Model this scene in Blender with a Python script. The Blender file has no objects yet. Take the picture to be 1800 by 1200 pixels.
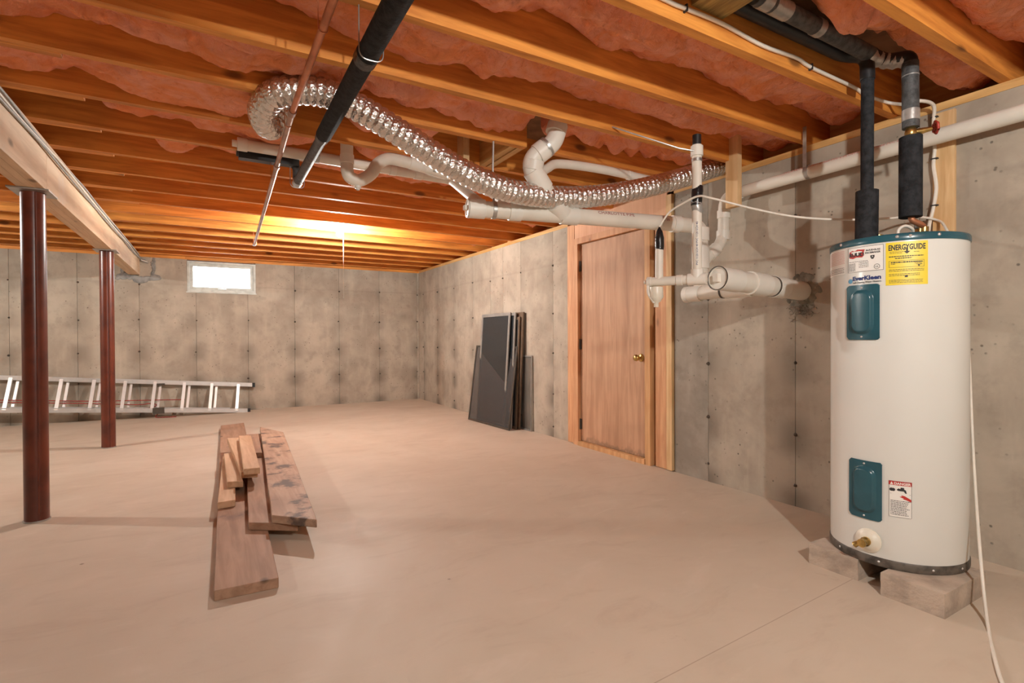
import bpy, bmesh, math, random
from mathutils import Vector, Matrix, noise
random.seed(7)
S = bpy.context.scene
C = S.collection
V = Vector
PI = math.pi

# ------------------------------------------------------------------ camera, world, exposure
F = 915.04
YAW, PITCH, ROLL, HC = 0.5262029, -0.0085177, -0.0048591, 0.977107
_cy, _sy, _cp, _sp = math.cos(YAW), math.sin(YAW), math.cos(PITCH), math.sin(PITCH)
FWD = V((_sy * _cp, _cy * _cp, _sp)); _r = V((_cy, -_sy, 0)); _u = _r.cross(FWD)
RGT = math.cos(ROLL) * _r + math.sin(ROLL) * _u
UPV = -math.sin(ROLL) * _r + math.cos(ROLL) * _u
EYE = V((0, 0, HC))
cam = bpy.data.cameras.new('camera'); cam.sensor_width = 36; cam.lens = 36 * F / 1800
cam.clip_start = 0.02
camo = bpy.data.objects.new('camera', cam); C.objects.link(camo)
M = Matrix((RGT, UPV, -FWD)).transposed().to_4x4(); M.translation = EYE
camo.matrix_world = M
S.camera = camo
W = bpy.data.worlds.new('world'); S.world = W; W.use_nodes = True
bg = W.node_tree.nodes['Background']
bg.inputs[0].default_value = (0.86, 0.95, 1.0, 1); bg.inputs[1].default_value = 14.0
S.view_settings.view_transform = 'Standard'; S.view_settings.look = 'None'
S.view_settings.gamma = 1; S.view_settings.use_curve_mapping = False
S.view_settings.exposure = 0.0
S.cycles.use_denoising = True
S.cycles.max_bounces = 10; S.cycles.diffuse_bounces = 7; S.cycles.transparent_max_bounces = 12
S.cycles.sample_clamp_indirect = 6
BULB = 3480.0                      # emission of the three bare bulbs
BULB_COL = (1.0, 0.98, 0.93)

# room: right wall X=XR, back wall Y=YB, concrete top Z=HW, joist undersides ZJ
XR, YB, HW, ZJ = 2.893, 7.936, 2.0, 2.035
XL, YF = -4.6, -3.0
ZS = 2.27


def ray(px, py):
    return ((px - 900) / F) * RGT - ((py - 600) / F) * UPV + FWD
def aX(px, py, x): d = ray(px, py); return EYE + d * (x / d.x)
def aY(px, py, y): d = ray(px, py); return EYE + d * (y / d.y)
def aZ(px, py, z): d = ray(px, py); return EYE + d * ((z - HC) / d.z)
def aD(px, py, t): return EYE + ray(px, py) * t

# ------------------------------------------------------------------ materials
def nt(name):
    m = bpy.data.materials.new(name); m.use_nodes = True
    t = m.node_tree; b = t.nodes['Principled BSDF']
    return m, t, b
def N(t, kind, **kw):
    n = t.nodes.new(kind)
    for k, v in kw.items():
        if k.startswith('i_'):
            k = k[2:]; k = int(k) if k.isdigit() else k.replace('_', ' ')
            n.inputs[k].default_value = v
        else: setattr(n, k, v)
    return n
def L(t, a, b): t.links.new(a, b)
def coords(t, scale=(1, 1, 1), rnd=True):
    tc = N(t, 'ShaderNodeTexCoord'); mp = N(t, 'ShaderNodeMapping'); mp.inputs['Scale'].default_value = scale
    L(t, tc.outputs['Object'], mp.inputs['Vector'])
    if rnd:
        oi = N(t, 'ShaderNodeObjectInfo'); mu = N(t, 'ShaderNodeMath', operation='MULTIPLY', i_1=37.0)
        L(t, oi.outputs['Random'], mu.inputs[0]); L(t, mu.outputs[0], mp.inputs['Location'])
    return mp.outputs[0]
def mth(t, op, a, b=None, c=None, clamp=False):
    n = N(t, 'ShaderNodeMath', operation=op); n.use_clamp = clamp
    for i, v in enumerate((a, b, c)):
        if v is None: continue
        if hasattr(v, 'is_linked'): L(t, v, n.inputs[i])
        else: n.inputs[i].default_value = v
    return n.outputs[0]
def nz(t, vec, scale, detail=4, rough=.55, dist=0.):
    n = N(t, 'ShaderNodeTexNoise'); n.inputs['Scale'].default_value = scale; n.inputs['Detail'].default_value = detail
    n.inputs['Roughness'].default_value = rough; n.inputs['Distortion'].default_value = dist
    L(t, vec, n.inputs['Vector']); return n.outputs['Fac']
def sstep(t, v, lo, hi, a=0., b=1.):
    n = N(t, 'ShaderNodeMapRange'); n.interpolation_type = 'SMOOTHSTEP'
    for i, x in enumerate((lo, hi, a, b)): n.inputs[i + 1].default_value = x
    L(t, v, n.inputs[0]); return n.outputs[0]
def mixc(t, f, a, b):
    n = N(t, 'ShaderNodeMix'); n.data_type = 'RGBA'
    for s, v in ((0, f), (6, a), (7, b)):
        if hasattr(v, 'is_linked'): L(t, v, n.inputs[s])
        elif s == 0: n.inputs[0].default_value = v
        else: n.inputs[s].default_value = (*v, 1)
    return n.outputs[2]
def bump(t, b, h, strength=.3, dist=.01):
    n = N(t, 'ShaderNodeBump'); n.inputs['Strength'].default_value = strength; n.inputs['Distance'].default_value = dist
    L(t, h, n.inputs['Height']); L(t, n.outputs[0], b.inputs['Normal'])
def setp(b, col=None, rough=.5, metal=0., spec=None):
    if col: b.inputs['Base Color'].default_value = (*col, 1)
    b.inputs['Roughness'].default_value = rough; b.inputs['Metallic'].default_value = metal
    if spec is not None: b.inputs['Specular IOR Level'].default_value = spec

def simple(name, col, rough=.5, metal=0., var=.12, scale=14, bmp=0., bscale=60, spec=None, col2=None):
    m, t, b = nt(name); setp(b, col, rough, metal, spec)
    v = coords(t); n = nz(t, v, scale)
    c2 = col2 or tuple(c * (1 - var * 2) for c in col)
    L(t, mixc(t, sstep(t, n, .35, .7), col, c2), b.inputs['Base Color'])
    if bmp: bump(t, b, nz(t, v, bscale, 3), bmp, .004)
    return m
def wood(name, a, c, axis=0, rough=.65, knots=True, stain=None, streak=1.0):
    """long grain along the given axis; each object gets its own offset"""
    m, t, b = nt(name); setp(b, a, rough)
    sc = [9., 9., 9.]; sc[axis] = .7
    v = coords(t, tuple(sc)); g = nz(t, v, 3.0 * streak, 6, .6, .6)
    col = mixc(t, sstep(t, g, .3, .72), a, c)
    v2 = coords(t, (1, 1, 1)); big = nz(t, v2, 2.2, 3)
    col = mixc(t, sstep(t, big, .45, .75, 0, .35), col, tuple(x * .72 for x in c))
    if knots:
        sk = [5., 5., 5.]; sk[axis] = 2.2
        vo = N(t, 'ShaderNodeTexVoronoi'); vo.inputs['Scale'].default_value = 1.0
        L(t, coords(t, tuple(sk)), vo.inputs['Vector'])
        col = mixc(t, sstep(t, vo.outputs['Distance'], .05, .13, .85, 0), col, tuple(x * .28 for x in c))
    if stain:
        s1 = nz(t, coords(t), stain[0], 5, .65)
        col = mixc(t, sstep(t, s1, stain[1], stain[1] + .13, 0, .85), col, stain[2])
    L(t, col, b.inputs['Base Color']); bump(t, b, g, .18, .003)
    return m

MT = {}
MT['joist'] = wood('joist_wood', (.80, .335, .062), (.50, .165, .024), 0)
MT['joist_y'] = wood('blocking_wood', (.72, .44, .17), (.52, .27, .08), 1)
MT['stud'] = wood('stud_wood', (.80, .56, .30), (.62, .37, .16), 2)
MT['fir'] = wood('jamb_wood', (.74, .44, .21), (.56, .29, .12), 2, knots=False)
MT['studred'] = wood('fir_wood', (.74, .42, .22), (.56, .26, .12), 2, stain=(5, .66, (.74, .66, .58)))
MT['beam'] = wood('beam_wood', (.74, .56, .38), (.60, .42, .26), 1, stain=(3.2, .6, (.62, .50, .40)))
MT['plank'] = wood('old_plank', (.42, .255, .165), (.29, .165, .10), 1, stain=(3.0, .62, (.19, .12, .09)))
MT['plankdirty'] = wood('dirty_plank', (.50, .34, .235), (.38, .235, .155), 1, knots=False, stain=(6.5, .52, (.07, .05, .045)))
MT['offcut'] = wood('offcut_wood', (.64, .42, .26), (.50, .30, .17), 1)
MT['oldblock'] = wood('treated_wood', (.50, .36, .12), (.22, .14, .05), 1, streak=2.0)
MT['ply'] = wood('door_veneer', (.60, .36, .22), (.44, .245, .14), 2, knots=False, streak=.8)
MT['plyhead'] = wood('header_plywood', (.78, .45, .26), (.68, .36, .20), 2, knots=False)
MT['subfloor'] = simple('subfloor_board', (.30, .16, .08), .9, var=.25, scale=5)
MT['pvc'] = simple('white_pvc', (.78, .74, .65), .46, var=.05, scale=6)
MT['pvcwhite'] = simple('pvc_fitting', (.81, .785, .71), .42, var=.04, scale=6)
MT['foam'] = simple('black_foam', (.026, .028, .032), .8, var=.3, scale=40, bmp=.5, bscale=150, spec=.25)
MT['foamgrey'] = simple('grey_foam', (.085, .088, .09), .6, var=.3, scale=40, bmp=.5, bscale=150)
MT['blackpipe'] = simple('black_plastic', (.018, .018, .02), .45, var=.2)
MT['tape'] = simple('silver_tape', (.50, .49, .47), .38, .55, var=.12, scale=30, bmp=.5, bscale=40)
MT['blacktape'] = simple('black_tape', (.012, .012, .014), .28, var=.2, scale=30, bmp=.6, bscale=50)
MT['copper'] = simple('copper', (.60, .25, .13), .5, .7, var=.2, scale=9, col2=(.38, .14, .07))
MT['litcopper'] = simple('bulb_lit_copper', (.50, .32, .25), .45, .75, var=.2, scale=9)  # greyer copper: the bulb's light on the far stretch is put into the colour
MT['brass'] = simple('brass', (.66, .46, .16), .3, .95, var=.2, scale=30)
MT['steel'] = simple('galvanised_steel', (.50, .50, .48), .4, .8, var=.12, scale=20)
MT['alu'] = simple('aluminium', (.74, .74, .73), .36, .75, var=.06, scale=9)
MT['rung'] = simple('rung_aluminium', (.80, .79, .77), .42, .5, var=.05, scale=9)
MT['redpaint'] = simple('red_paint', (.42, .045, .03), .35, var=.2, scale=40)
MT['rope'] = simple('red_rope', (.40, .06, .05), .8, var=.3, scale=80)
MT['post'] = simple('post_paint', (.155, .036, .018), .33, var=.22, scale=7, bmp=.08, bscale=25, col2=(.085, .022, .014))
MT['enamel'] = simple('white_enamel', (.70, .70, .655), .22, var=.02, scale=2.5)
MT['teal'] = simple('teal_enamel', (.022, .098, .13), .25, var=.12, scale=6)
MT['ringdark'] = simple('dark_ring', (.13, .11, .09), .5, var=.35, scale=30)
MT['plasticwhite'] = simple('ivory_plastic', (.80, .76, .64), .35, var=.05)
MT['cablewhite'] = simple('white_cable', (.80, .75, .66), .45, var=.05)
MT['cablegrey'] = simple('grey_cable', (.33, .325, .31), .5, var=.1)
MT['cinder'] = simple('cement_block', (.52, .42, .335), .92, var=.16, scale=11, bmp=.9, bscale=75)
MT['mortar'] = simple('mortar', (.30, .29, .27), .95, var=.2, scale=18, bmp=.9, bscale=40)
MT['mortardark'] = simple('dark_mortar', (.27, .25, .20), .95, var=.25, scale=18, bmp=.9, bscale=40)
MT['rust'] = simple('rusty_tie', (.11, .085, .065), .8, var=.3, scale=40)
MT['winframe'] = simple('window_vinyl', (.60, .63, .58), .45, var=.12, scale=12)
MT['scrframe'] = simple('bronze_frame', (.10, .085, .07), .4, .4, var=.15)
MT['scrlight'] = simple('mill_frame', (.42, .40, .37), .4, .6, var=.1)
MT['scrbrown'] = simple('brown_frame', (.17, .115, .075), .5, .3, var=.15)
MT['porcelain'] = simple('porcelain', (.85, .83, .78), .25, var=.03)
MT['ink'] = simple('ink_black', (.03, .028, .03), .6, var=0)
MT['inkred'] = simple('ink_red', (.50, .03, .025), .5, var=0)
MT['inkpink'] = simple('ink_faded_red', (.68, .36, .32), .5, var=0)
MT['inkblue'] = simple('ink_navy', (.02, .04, .16), .5, var=0)
MT['inkcyan'] = simple('ink_cyan', (.08, .28, .45), .5, var=0)
MT['inkpipe'] = simple('ink_pipe', (.33, .10, .09), .6, var=0)
MT['labelwhite'] = simple('label_white', (.83, .81, .76), .4, var=.02)
MT['labelyellow'] = simple('label_yellow', (.82, .62, .035), .4, var=.03)
MT['dust'] = simple('cobweb', (.42, .38, .32), .95, var=.3, scale=30)

def concrete_panel_mat(name, a, c, stain=.55):
    m, t, b = nt(name); setp(b, a, .85, 0, .25)
    v = coords(t); tc = N(t, 'ShaderNodeTexCoord'); sx = N(t, 'ShaderNodeSeparateXYZ'); L(t, tc.outputs['Object'], sx.inputs[0])
    big = nz(t, v, 2.6, 5, .6, .3); mid = nz(t, v, 9, 6, .62)
    vs = coords(t, (5, 5, .9)); streak = nz(t, vs, 2.2, 4)
    col = mixc(t, sstep(t, big, .32, .72), a, c)
    col = mixc(t, sstep(t, mid, .48, .72, 0, .35), col, tuple(x * .72 for x in c))
    col = mixc(t, sstep(t, streak, .5, .8, 0, .3), col, tuple(min(1, x * 1.3) for x in a))
    # damp smudges that spread from the form ties along the panel joints
    ex = mth(t, 'SUBTRACT', .30, mth(t, 'ABSOLUTE', sx.outputs['X']))
    ew = mth(t, 'ADD', ex, mth(t, 'MULTIPLY', mth(t, 'SUBTRACT', big, .5), .22))
    e = sstep(t, ew, -.02, .17, 1., 0.)
    zz = mth(t, 'COSINE', mth(t, 'MULTIPLY', mth(t, 'SUBTRACT', sx.outputs['Z'], .80), 2 * PI / .405))
    zz = sstep(t, zz, -.9, 1., .25, 1.)
    hi = sstep(t, sx.outputs['Z'], .05, 1.6, 1., .35)
    f = mth(t, 'MULTIPLY', mth(t, 'MULTIPLY', mth(t, 'MULTIPLY', e, zz), hi), stain)
    col = mixc(t, f, col, tuple(x * .45 for x in c))
    # pour line and air-bubble pits
    pl = sstep(t, mth(t, 'ABSOLUTE', mth(t, 'SUBTRACT', mth(t, 'ADD', sx.outputs['Z'], mth(t, 'MULTIPLY', mid, .05)), 1.70)), .0, .02, .16, 0)
    col = mixc(t, pl, col, tuple(x * .6 for x in c))
    vo = N(t, 'ShaderNodeTexVoronoi'); vo.inputs['Scale'].default_value = 26; L(t, v, vo.inputs['Vector'])
    keep = sstep(t, nz(t, v, 6, 2), .5, .62)
    pit = mth(t, 'MULTIPLY', sstep(t, vo.outputs['Distance'], .07, .2, 1, 0), keep)
    col = mixc(t, mth(t, 'MULTIPLY', pit, .75), col, tuple(x * .3 for x in c))
    L(t, col, b.inputs['Base Color'])
    h = mth(t, 'SUBTRACT', mth(t, 'MULTIPLY', mid, .6), mth(t, 'MULTIPLY', pit, 1.2))
    bump(t, b, h, .4, .006)
    return m
MT['panel'] = concrete_panel_mat('poured_concrete', (.475, .415, .335), (.345, .295, .235), .85)
MT['paneldark'] = concrete_panel_mat('darker_concrete', (.37, .33, .275), (.25, .22, .18), .9)  # darker tone of the panel concrete, for the narrow panel by the door
MT['wallcore'] = simple('wall_core', (.17, .14, .11), .95, var=.2, scale=6)

def floor_mat():
    m, t, b = nt('floor_concrete'); setp(b, (.55, .42, .34), .62, 0, .3)
    v = coords(t, rnd=False); vs = coords(t, (1.0, 2.4, 1), rnd=False)
    big = nz(t, v, .9, 5, .6, .4); sw = nz(t, vs, 2.4, 6, .65, .8); fine = nz(t, v, 30, 5, .6)
    col = mixc(t, sstep(t, big, .3, .7), (.59, .50, .40), (.525, .435, .34))
    col = mixc(t, sstep(t, sw, .5, .78, 0, .6), col, (.45, .355, .275))
    col = mixc(t, sstep(t, sw, .25, .45, .4, 0), col, (.67, .575, .485))
    vo = N(t, 'ShaderNodeTexVoronoi'); vo.inputs['Scale'].default_value = 3.2; L(t, v, vo.inputs['Vector'])
    sp = mth(t, 'MULTIPLY', sstep(t, vo.outputs['Distance'], .012, .035, 1, 0), sstep(t, nz(t, v, 1.7, 2), .5, .56))
    col = mixc(t, mth(t, 'MULTIPLY', sp, .7), col, (.14, .09, .06))
    dirt = sstep(t, nz(t, v, 5.5, 6, .7, .5), .66, .76, 0, .4)
    col = mixc(t, dirt, col, (.36, .27, .20))
    # saw-cut control joint
    p, q = aZ(1185, 1182, 0), aZ(1490, 1022, 0); d = (q - p).normalized()
    sx = N(t, 'ShaderNodeSeparateXYZ'); tc = N(t, 'ShaderNodeTexCoord'); L(t, tc.outputs['Object'], sx.inputs[0])
    ln = mth(t, 'ADD', mth(t, 'MULTIPLY', mth(t, 'SUBTRACT', sx.outputs['X'], p.x), -d.y), mth(t, 'MULTIPLY', mth(t, 'SUBTRACT', sx.outputs['Y'], p.y), d.x))
    ln = mth(t, 'ABSOLUTE', ln); col = mixc(t, sstep(t, ln, .0008, .0026, .5, 0), col, (.25, .17, .12))
    L(t, col, b.inputs['Base Color']); L(t, sstep(t, big, .3, .7, .5, .72), b.inputs['Roughness'])
    bump(t, b, mth(t, 'ADD', sw, mth(t, 'MULTIPLY', fine, .4)), .12, .01)
    return m
MT['floor'] = floor_mat()

def batt_mat():
    m, t, b = nt('pink_fibreglass'); setp(b, (.72, .30, .24), .95, 0, .1)
    v = coords(t); n1 = nz(t, v, 5, 6, .65, 1.2); n2 = nz(t, v, 24, 6, .7, 1.0)
    col = mixc(t, sstep(t, n1, .34, .68), (1., .45, .30), (.97, .34, .14))
    col = mixc(t, sstep(t, n2, .52, .72, 0, .5), col, (.70, .18, .06))
    col = mixc(t, sstep(t, n2, .2, .4, .4, 0), col, (1., .58, .44))
    L(t, col, b.inputs['Base Color']); bump(t, b, mth(t, 'ADD', n2, mth(t, 'MULTIPLY', n1, 1.5)), .9, .022)
    return m
MT['batt'] = batt_mat()

def foil_mat():
    m, t, b = nt('crinkled_foil'); setp(b, (.78, .76, .73), .24, 1.0)
    v = coords(t); vo = N(t, 'ShaderNodeTexVoronoi'); vo.inputs['Scale'].default_value = 75; L(t, v, vo.inputs['Vector'])
    n = nz(t, v, 60, 4, .7)
    bump(t, b, mth(t, 'ADD', vo.outputs['Distance'], n), .75, .006)
    return m
MT['foil'] = foil_mat()

def clear(name, col, alpha, rough=.3, metal=0.):
    m, t, b = nt(name); setp(b, col, rough, metal); b.inputs['Alpha'].default_value = alpha; return m
MT['mesh'] = clear('insect_mesh', (.075, .068, .065), .62, .6)
MT['meshlight'] = clear('pale_insect_mesh', (.16, .14, .12), .33, .6)
MT['darkglass'] = simple('dark_screen', (.028, .032, .036), .2, var=.2, scale=30)
MT['clearcap'] = clear('clear_plastic', (.85, .84, .82), .55, .1)
def glass_mat():
    m, t, b = nt('pane_glass'); setp(b, (1, 1, 1), .02); b.inputs['Alpha'].default_value = .12; return m
MT['glass'] = glass_mat()
def emit(name, col, s):
    m = bpy.data.materials.new(name); m.use_nodes = True; t = m.node_tree
    t.nodes.remove(t.nodes['Principled BSDF']); e = N(t, 'ShaderNodeEmission'); e.inputs[0].default_value = (*col, 1); e.inputs[1].default_value = s
    L(t, e.outputs[0], t.nodes['Material Output'].inputs[0]); return m
MT['bulb'] = emit('lit_bulb', BULB_COL, BULB)

# ------------------------------------------------------------------ mesh helpers
def box(bm, x0, y0, z0, x1, y1, z1):
    x0, x1 = sorted((x0, x1)); y0, y1 = sorted((y0, y1)); z0, z1 = sorted((z0, z1))
    v = [bm.verts.new(p) for p in ((x0, y0, z0), (x1, y0, z0), (x1, y1, z0), (x0, y1, z0), (x0, y0, z1), (x1, y0, z1), (x1, y1, z1), (x0, y1, z1))]
    for f in ((0, 3, 2, 1), (4, 5, 6, 7), (0, 1, 5, 4), (1, 2, 6, 5), (2, 3, 7, 6), (3, 0, 4, 7)): bm.faces.new([v[i] for i in f])
    return v
def obox(bm, o, u, v, w):
    """parallelepiped from corner o with edge vectors u v w"""
    p = [V(o) + a * V(u) + b_ * V(v) + c * V(w) for c in (0, 1) for b_ in (0, 1) for a in (0, 1)]
    q = [bm.verts.new(x) for x in p]
    for f in ((0, 2, 3, 1), (4, 5, 7, 6), (0, 1, 5, 4), (1, 3, 7, 5), (3, 2, 6, 7), (2, 0, 4, 6)): bm.faces.new([q[i] for i in f])
def bar(bm, a, b, w, h, up=(0, 0, 1)):
    """bar from a to b, w across and h along up"""
    a, b = V(a), V(b); d = (b - a).normalized(); s = d.cross(V(up)).normalized(); n = s.cross(d)
    obox(bm, a - s * w / 2 - n * h / 2, b - a, s * w, n * h)
def frames(pts):
    ts = []
    for i in range(len(pts)):
        a = pts[max(i - 1, 0)]; b = pts[min(i + 1, len(pts) - 1)]; ts.append((b - a).normalized())
    n = ts[0].orthogonal().normalized(); out = []
    for i, t in enumerate(ts):
        if i: n = (ts[i - 1].rotation_difference(t)) @ n
        n = (n - t * n.dot(t)).normalized(); out.append((t, n, t.cross(n)))
    return out
def tube(bm, pts, r, seg=14, cap=True):
    pts = [V(p) for p in pts]; fr = frames(pts); rings = []
    for i, (p, (t, n, b)) in enumerate(zip(pts, fr)):
        rr = r[i] if isinstance(r, (list, tuple)) else r
        rings.append([bm.verts.new(p + rr * (math.cos(2 * PI * k / seg) * n + math.sin(2 * PI * k / seg) * b)) for k in range(seg)])
    for a, c in zip(rings, rings[1:]):
        for k in range(seg):
            f = bm.faces.new((a[k], a[(k + 1) % seg], c[(k + 1) % seg], c[k])); f.smooth = True
    if cap:
        bm.faces.new(rings[0][::-1]); bm.faces.new(rings[-1])
def fillet(pts, rad, n=6):
    pts = [V(p) for p in pts]; out = [pts[0]]
    for i in range(1, len(pts) - 1):
        p, a, b = pts[i], pts[i - 1], pts[i + 1]
        da, db = (a - p), (b - p); k = min(rad, da.length * .48, db.length * .48)
        s, e = p + da.normalized() * k, p + db.normalized() * k
        for j in range(n + 1):
            u = j / n; out.append((1 - u) ** 2 * s + 2 * u * (1 - u) * p + u * u * e)
    out.append(pts[-1]); return out
def smooth(pts, per=8):
    pts = [V(p) for p in pts]; out = []
    for i in range(len(pts) - 1):
        p0 = pts[i - 1] if i else 2 * pts[0] - pts[1]; p1, p2 = pts[i], pts[i + 1]; p3 = pts[i + 2] if i + 2 < len(pts) else 2 * p2 - p1
        for j in range(per):
            u = j / per
            out.append(.5 * ((2 * p1) + (p2 - p0) * u + (2 * p0 - 5 * p1 + 4 * p2 - p3) * u * u + (3 * p1 - p0 - 3 * p2 + p3) * u ** 3))
    out.append(pts[-1]); return out
def lathe(bm, prof, o, axis=(0, 0, 1), seg=24, ang=2 * PI):
    """prof: (radius, distance along axis)"""
    ax = V(axis).normalized(); n = ax.orthogonal().normalized(); b = ax.cross(n); rings = []
    for r, h in prof:
        rings.append([bm.verts.new(V(o) + ax * h + max(r, 1e-5) * (math.cos(2 * PI * k / seg) * n + math.sin(2 * PI * k / seg) * b)) for k in range(seg)])
    for a, c in zip(rings, rings[1:]):
        for k in range(seg):
            f = bm.faces.new((a[k], a[(k + 1) % seg], c[(k + 1) % seg], c[k])); f.smooth = True
    if prof[0] == prof[-1]: return
    if prof[0][0] > 1e-4: bm.faces.new(rings[0][::-1])
    if prof[-1][0] > 1e-4: bm.faces.new(rings[-1])
def bevel(bm, w, seg=1):
    es = [e for e in bm.edges if len(e.link_faces) == 2 and e.calc_face_angle(0) > .6]
    bmesh.ops.bevel(bm, geom=es, offset=w, segments=seg, affect='EDGES', profile=.6)
def NB(): return bmesh.new()

def link(name, me, mat, parent=None):
    o = bpy.data.objects.new(name, me); C.objects.link(o)
    if mat and not me.materials: me.materials.append(mat)
    if parent: o.parent = parent
    return o
def wloc(o):
    v = V(o.location)
    return v + wloc(o.parent) if o.parent else v
def mk(name, bm, mat, parent=None, origin='base'):
    """finish a bmesh given in room coordinates; a top-level mesh gets its origin at its base"""
    bmesh.ops.recalc_face_normals(bm, faces=bm.faces)
    for e in bm.edges:
        if len(e.link_faces) == 2 and e.calc_face_angle(0) > 1.0: e.smooth = False
    if parent: off = wloc(parent)
    elif origin == 'base' and bm.verts:
        xs = [v.co.x for v in bm.verts]; ys = [v.co.y for v in bm.verts]; zs = [v.co.z for v in bm.verts]
        off = V(((min(xs) + max(xs)) / 2, (min(ys) + max(ys)) / 2, min(zs)))
    else: off = V((0, 0, 0))
    for v in bm.verts: v.co -= off
    me = bpy.data.meshes.new(name); bm.to_mesh(me); bm.free()
    o = link(name, me, MT[mat] if isinstance(mat, str) else mat, parent)
    if not parent: o.location = off
    return o
def tag(o, label, cat, group=None):
    o['label'] = label; o['category'] = cat
    if group: o['group'] = group
    o['kind'] = 'thing'
    return o
def thing(name, loc, label, cat, group=None):
    o = bpy.data.objects.new(name, None); C.objects.link(o); o.location = loc; o.empty_display_size = .1
    return tag(o, label, cat, group)
def struct(o): o['kind'] = 'structure'; return o
def B(*a, bev=0):
    bm = NB(); box(bm, *a)
    if bev: bevel(bm, bev)
    return bm
def T(pts, r, seg=14): bm = NB(); tube(bm, pts, r, seg); return bm

# ------------------------------------------------------------------ floor and walls
bm = NB(); box(bm, XL - .2, YF - .2, -.12, XR + .3, YB + .3, 0)
struct(mk('floor', bm, 'floor', origin=None))

def panel_run(wall, to_world, cuts, zcut=None, mats=None, holes=()):
    """poured-concrete form panels, each its own piece, joints between them open by a few millimetres"""
    shared = {}
    for i, (a, b_) in enumerate(zip(cuts, cuts[1:])):
        w = b_ - a; cx = (a + b_) / 2; g = .0014
        hs = [h for h in holes if h[0] < b_ - .01 and h[1] > a + .01]
        bm = NB()
        if not hs: box(bm, -w / 2 + g, 0, 0, w / 2 - g, .022, HW); bevel(bm, .003)
        else:
            x0, x1, z0, z1 = hs[0]; x0 = max(x0 - cx, -w / 2 + g); x1 = min(x1 - cx, w / 2 - g)
            box(bm, -w / 2 + g, 0, 0, w / 2 - g, .022, z0)
            if x0 > -w / 2 + .01: box(bm, -w / 2 + g, 0, z0, x0, .022, HW)
            if x1 < w / 2 - .01: box(bm, x1, 0, z0, w / 2 - g, .022, HW)
            if z1 < HW - .01: box(bm, max(x0, -w / 2 + g), 0, z1, x1, .022, HW)
        bmesh.ops.recalc_face_normals(bm, faces=bm.faces)
        me = bpy.data.meshes.new('form_panel'); bm.to_mesh(me); bm.free()
        o = link('form_panel', me, MT[(mats or {}).get(i, 'panel')], wall)
        o.location, o.rotation_euler = to_world(cx)
tie_me = None
def ties(wall, pts, nrm):
    global tie_me
    if tie_me is None:
        bm = NB(); lathe(bm, [(.011, 0), (.009, .003), (.005, .005), (.004, .012), (.001, .013)], (0, 0, 0), (0, -1, 0), 7)
        bmesh.ops.recalc_face_normals(bm, faces=bm.faces); tie_me = bpy.data.meshes.new('form_tie'); bm.to_mesh(tie_me); bm.free(); tie_me.materials.append(MT['rust'])
    for p in pts:
        o = link('form_tie', tie_me, None, wall); o.location = p
        o.rotation_euler = (random.uniform(-.2, .2), random.uniform(0, 3), nrm); o.scale = [random.uniform(.8, 1.3)] * 3

# back wall
WX0, WX1, WZ0, WZ1 = -.245, .551, 1.588, 1.985
BP0, BP1, BPZ = -.90, -.635, 1.765
bm = NB()
for r in ((XL - .2, WX0, 0, HW), (WX1, XR + .25, 0, HW), (WX0, WX1, 0, WZ0)):
    if r[0] < BP0 < r[1]:
        box(bm, r[0], YB + .022, 0, BP0, YB + .2, HW); box(bm, BP1, YB + .022, 0, r[1], YB + .2, HW)
        box(bm, BP0, YB + .022, 0, BP1, YB + .2, BPZ); box(bm, BP0, YB + .12, BPZ, BP1, YB + .2, HW)
    else: box(bm, r[0], YB + .022, r[2], r[1], YB + .2, r[3])
wall_back = struct(mk('wall_back', bm, 'wallcore', origin=None))
cuts = [-4.60, -4.36, -3.76, -3.16, -2.556, -1.956, -1.355, -.754, -.148, .455, 1.046, 1.656, 2.255, 2.861, XR]
panel_run(wall_back, lambda c: ((c, YB, 0), (0, 0, 0)), cuts, holes=((WX0, WX1, WZ0, HW), (BP0, BP1, BPZ, HW)))
TZ = (.43, .81, 1.215, 1.66)
ties(wall_back, [(x + random.uniform(-.01, .01), YB, z + random.uniform(-.015, .015)) for x in cuts[4:-1] for z in TZ if not (WX0 < x < WX1 and z > 1.5)], 0)
mk('sill_plate', B(XL, YB - .005, HW, WX0 - .02, YB + .2, ZJ), 'joist', wall_back)
mk('sill_plate', B(WX0 - .02, YB - .005, HW, XR + .2, YB + .2, ZJ), 'joist', wall_back)
bm = NB()      # rough mortar packed round the beam pocket
def dab(x, y, z, sx, sy, sz):
    bmesh.ops.create_icosphere(bm, subdivisions=2, radius=1, matrix=Matrix.Translation((x, y, z)) @ Matrix.Diagonal((sx, sy, sz, 1)))
for i in range(60):
    a = i / 59; x = -.96 + .42 * a + random.uniform(-.012, .012); z = BPZ - .030 + random.uniform(-.022, .012) + .02 * math.sin(a * 9)
    dab(x, YB + .002, z, random.uniform(.025, .045), .012, random.uniform(.018, .034))
for i in range(24): dab(-.612 + random.uniform(-.008, .018), YB + .003, 1.755 + .23 * i / 23, .018, .010, .022)
for i in range(10): dab(-.925 + random.uniform(-.01, .01), YB + .003, 1.755 + .09 * i / 9, .022, .010, .022)
for v in bm.verts: v.co += V((1, .3, 1)) * .006 * noise.noise(v.co * 40)
for f in bm.faces: f.smooth = True
o = mk('mortar_patch', bm, 'mortar', wall_back); o['kind'] = 'stuff'

# right wall, with the door opening
DY0, DY1 = 2.652, 3.932
bm = NB(); box(bm, XR + .022, YF, 0, XR + .22, DY0, HW); box(bm, XR + .022, DY1, 0, XR + .22, YB + .2, HW)
wall_right = struct(mk('wall_right', bm, 'wallcore', origin=None))
rc = [YF, -2.44, -1.84, -1.24, -.64, -.04, .56, 1.158, 1.758, 2.359, DY0]
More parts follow.
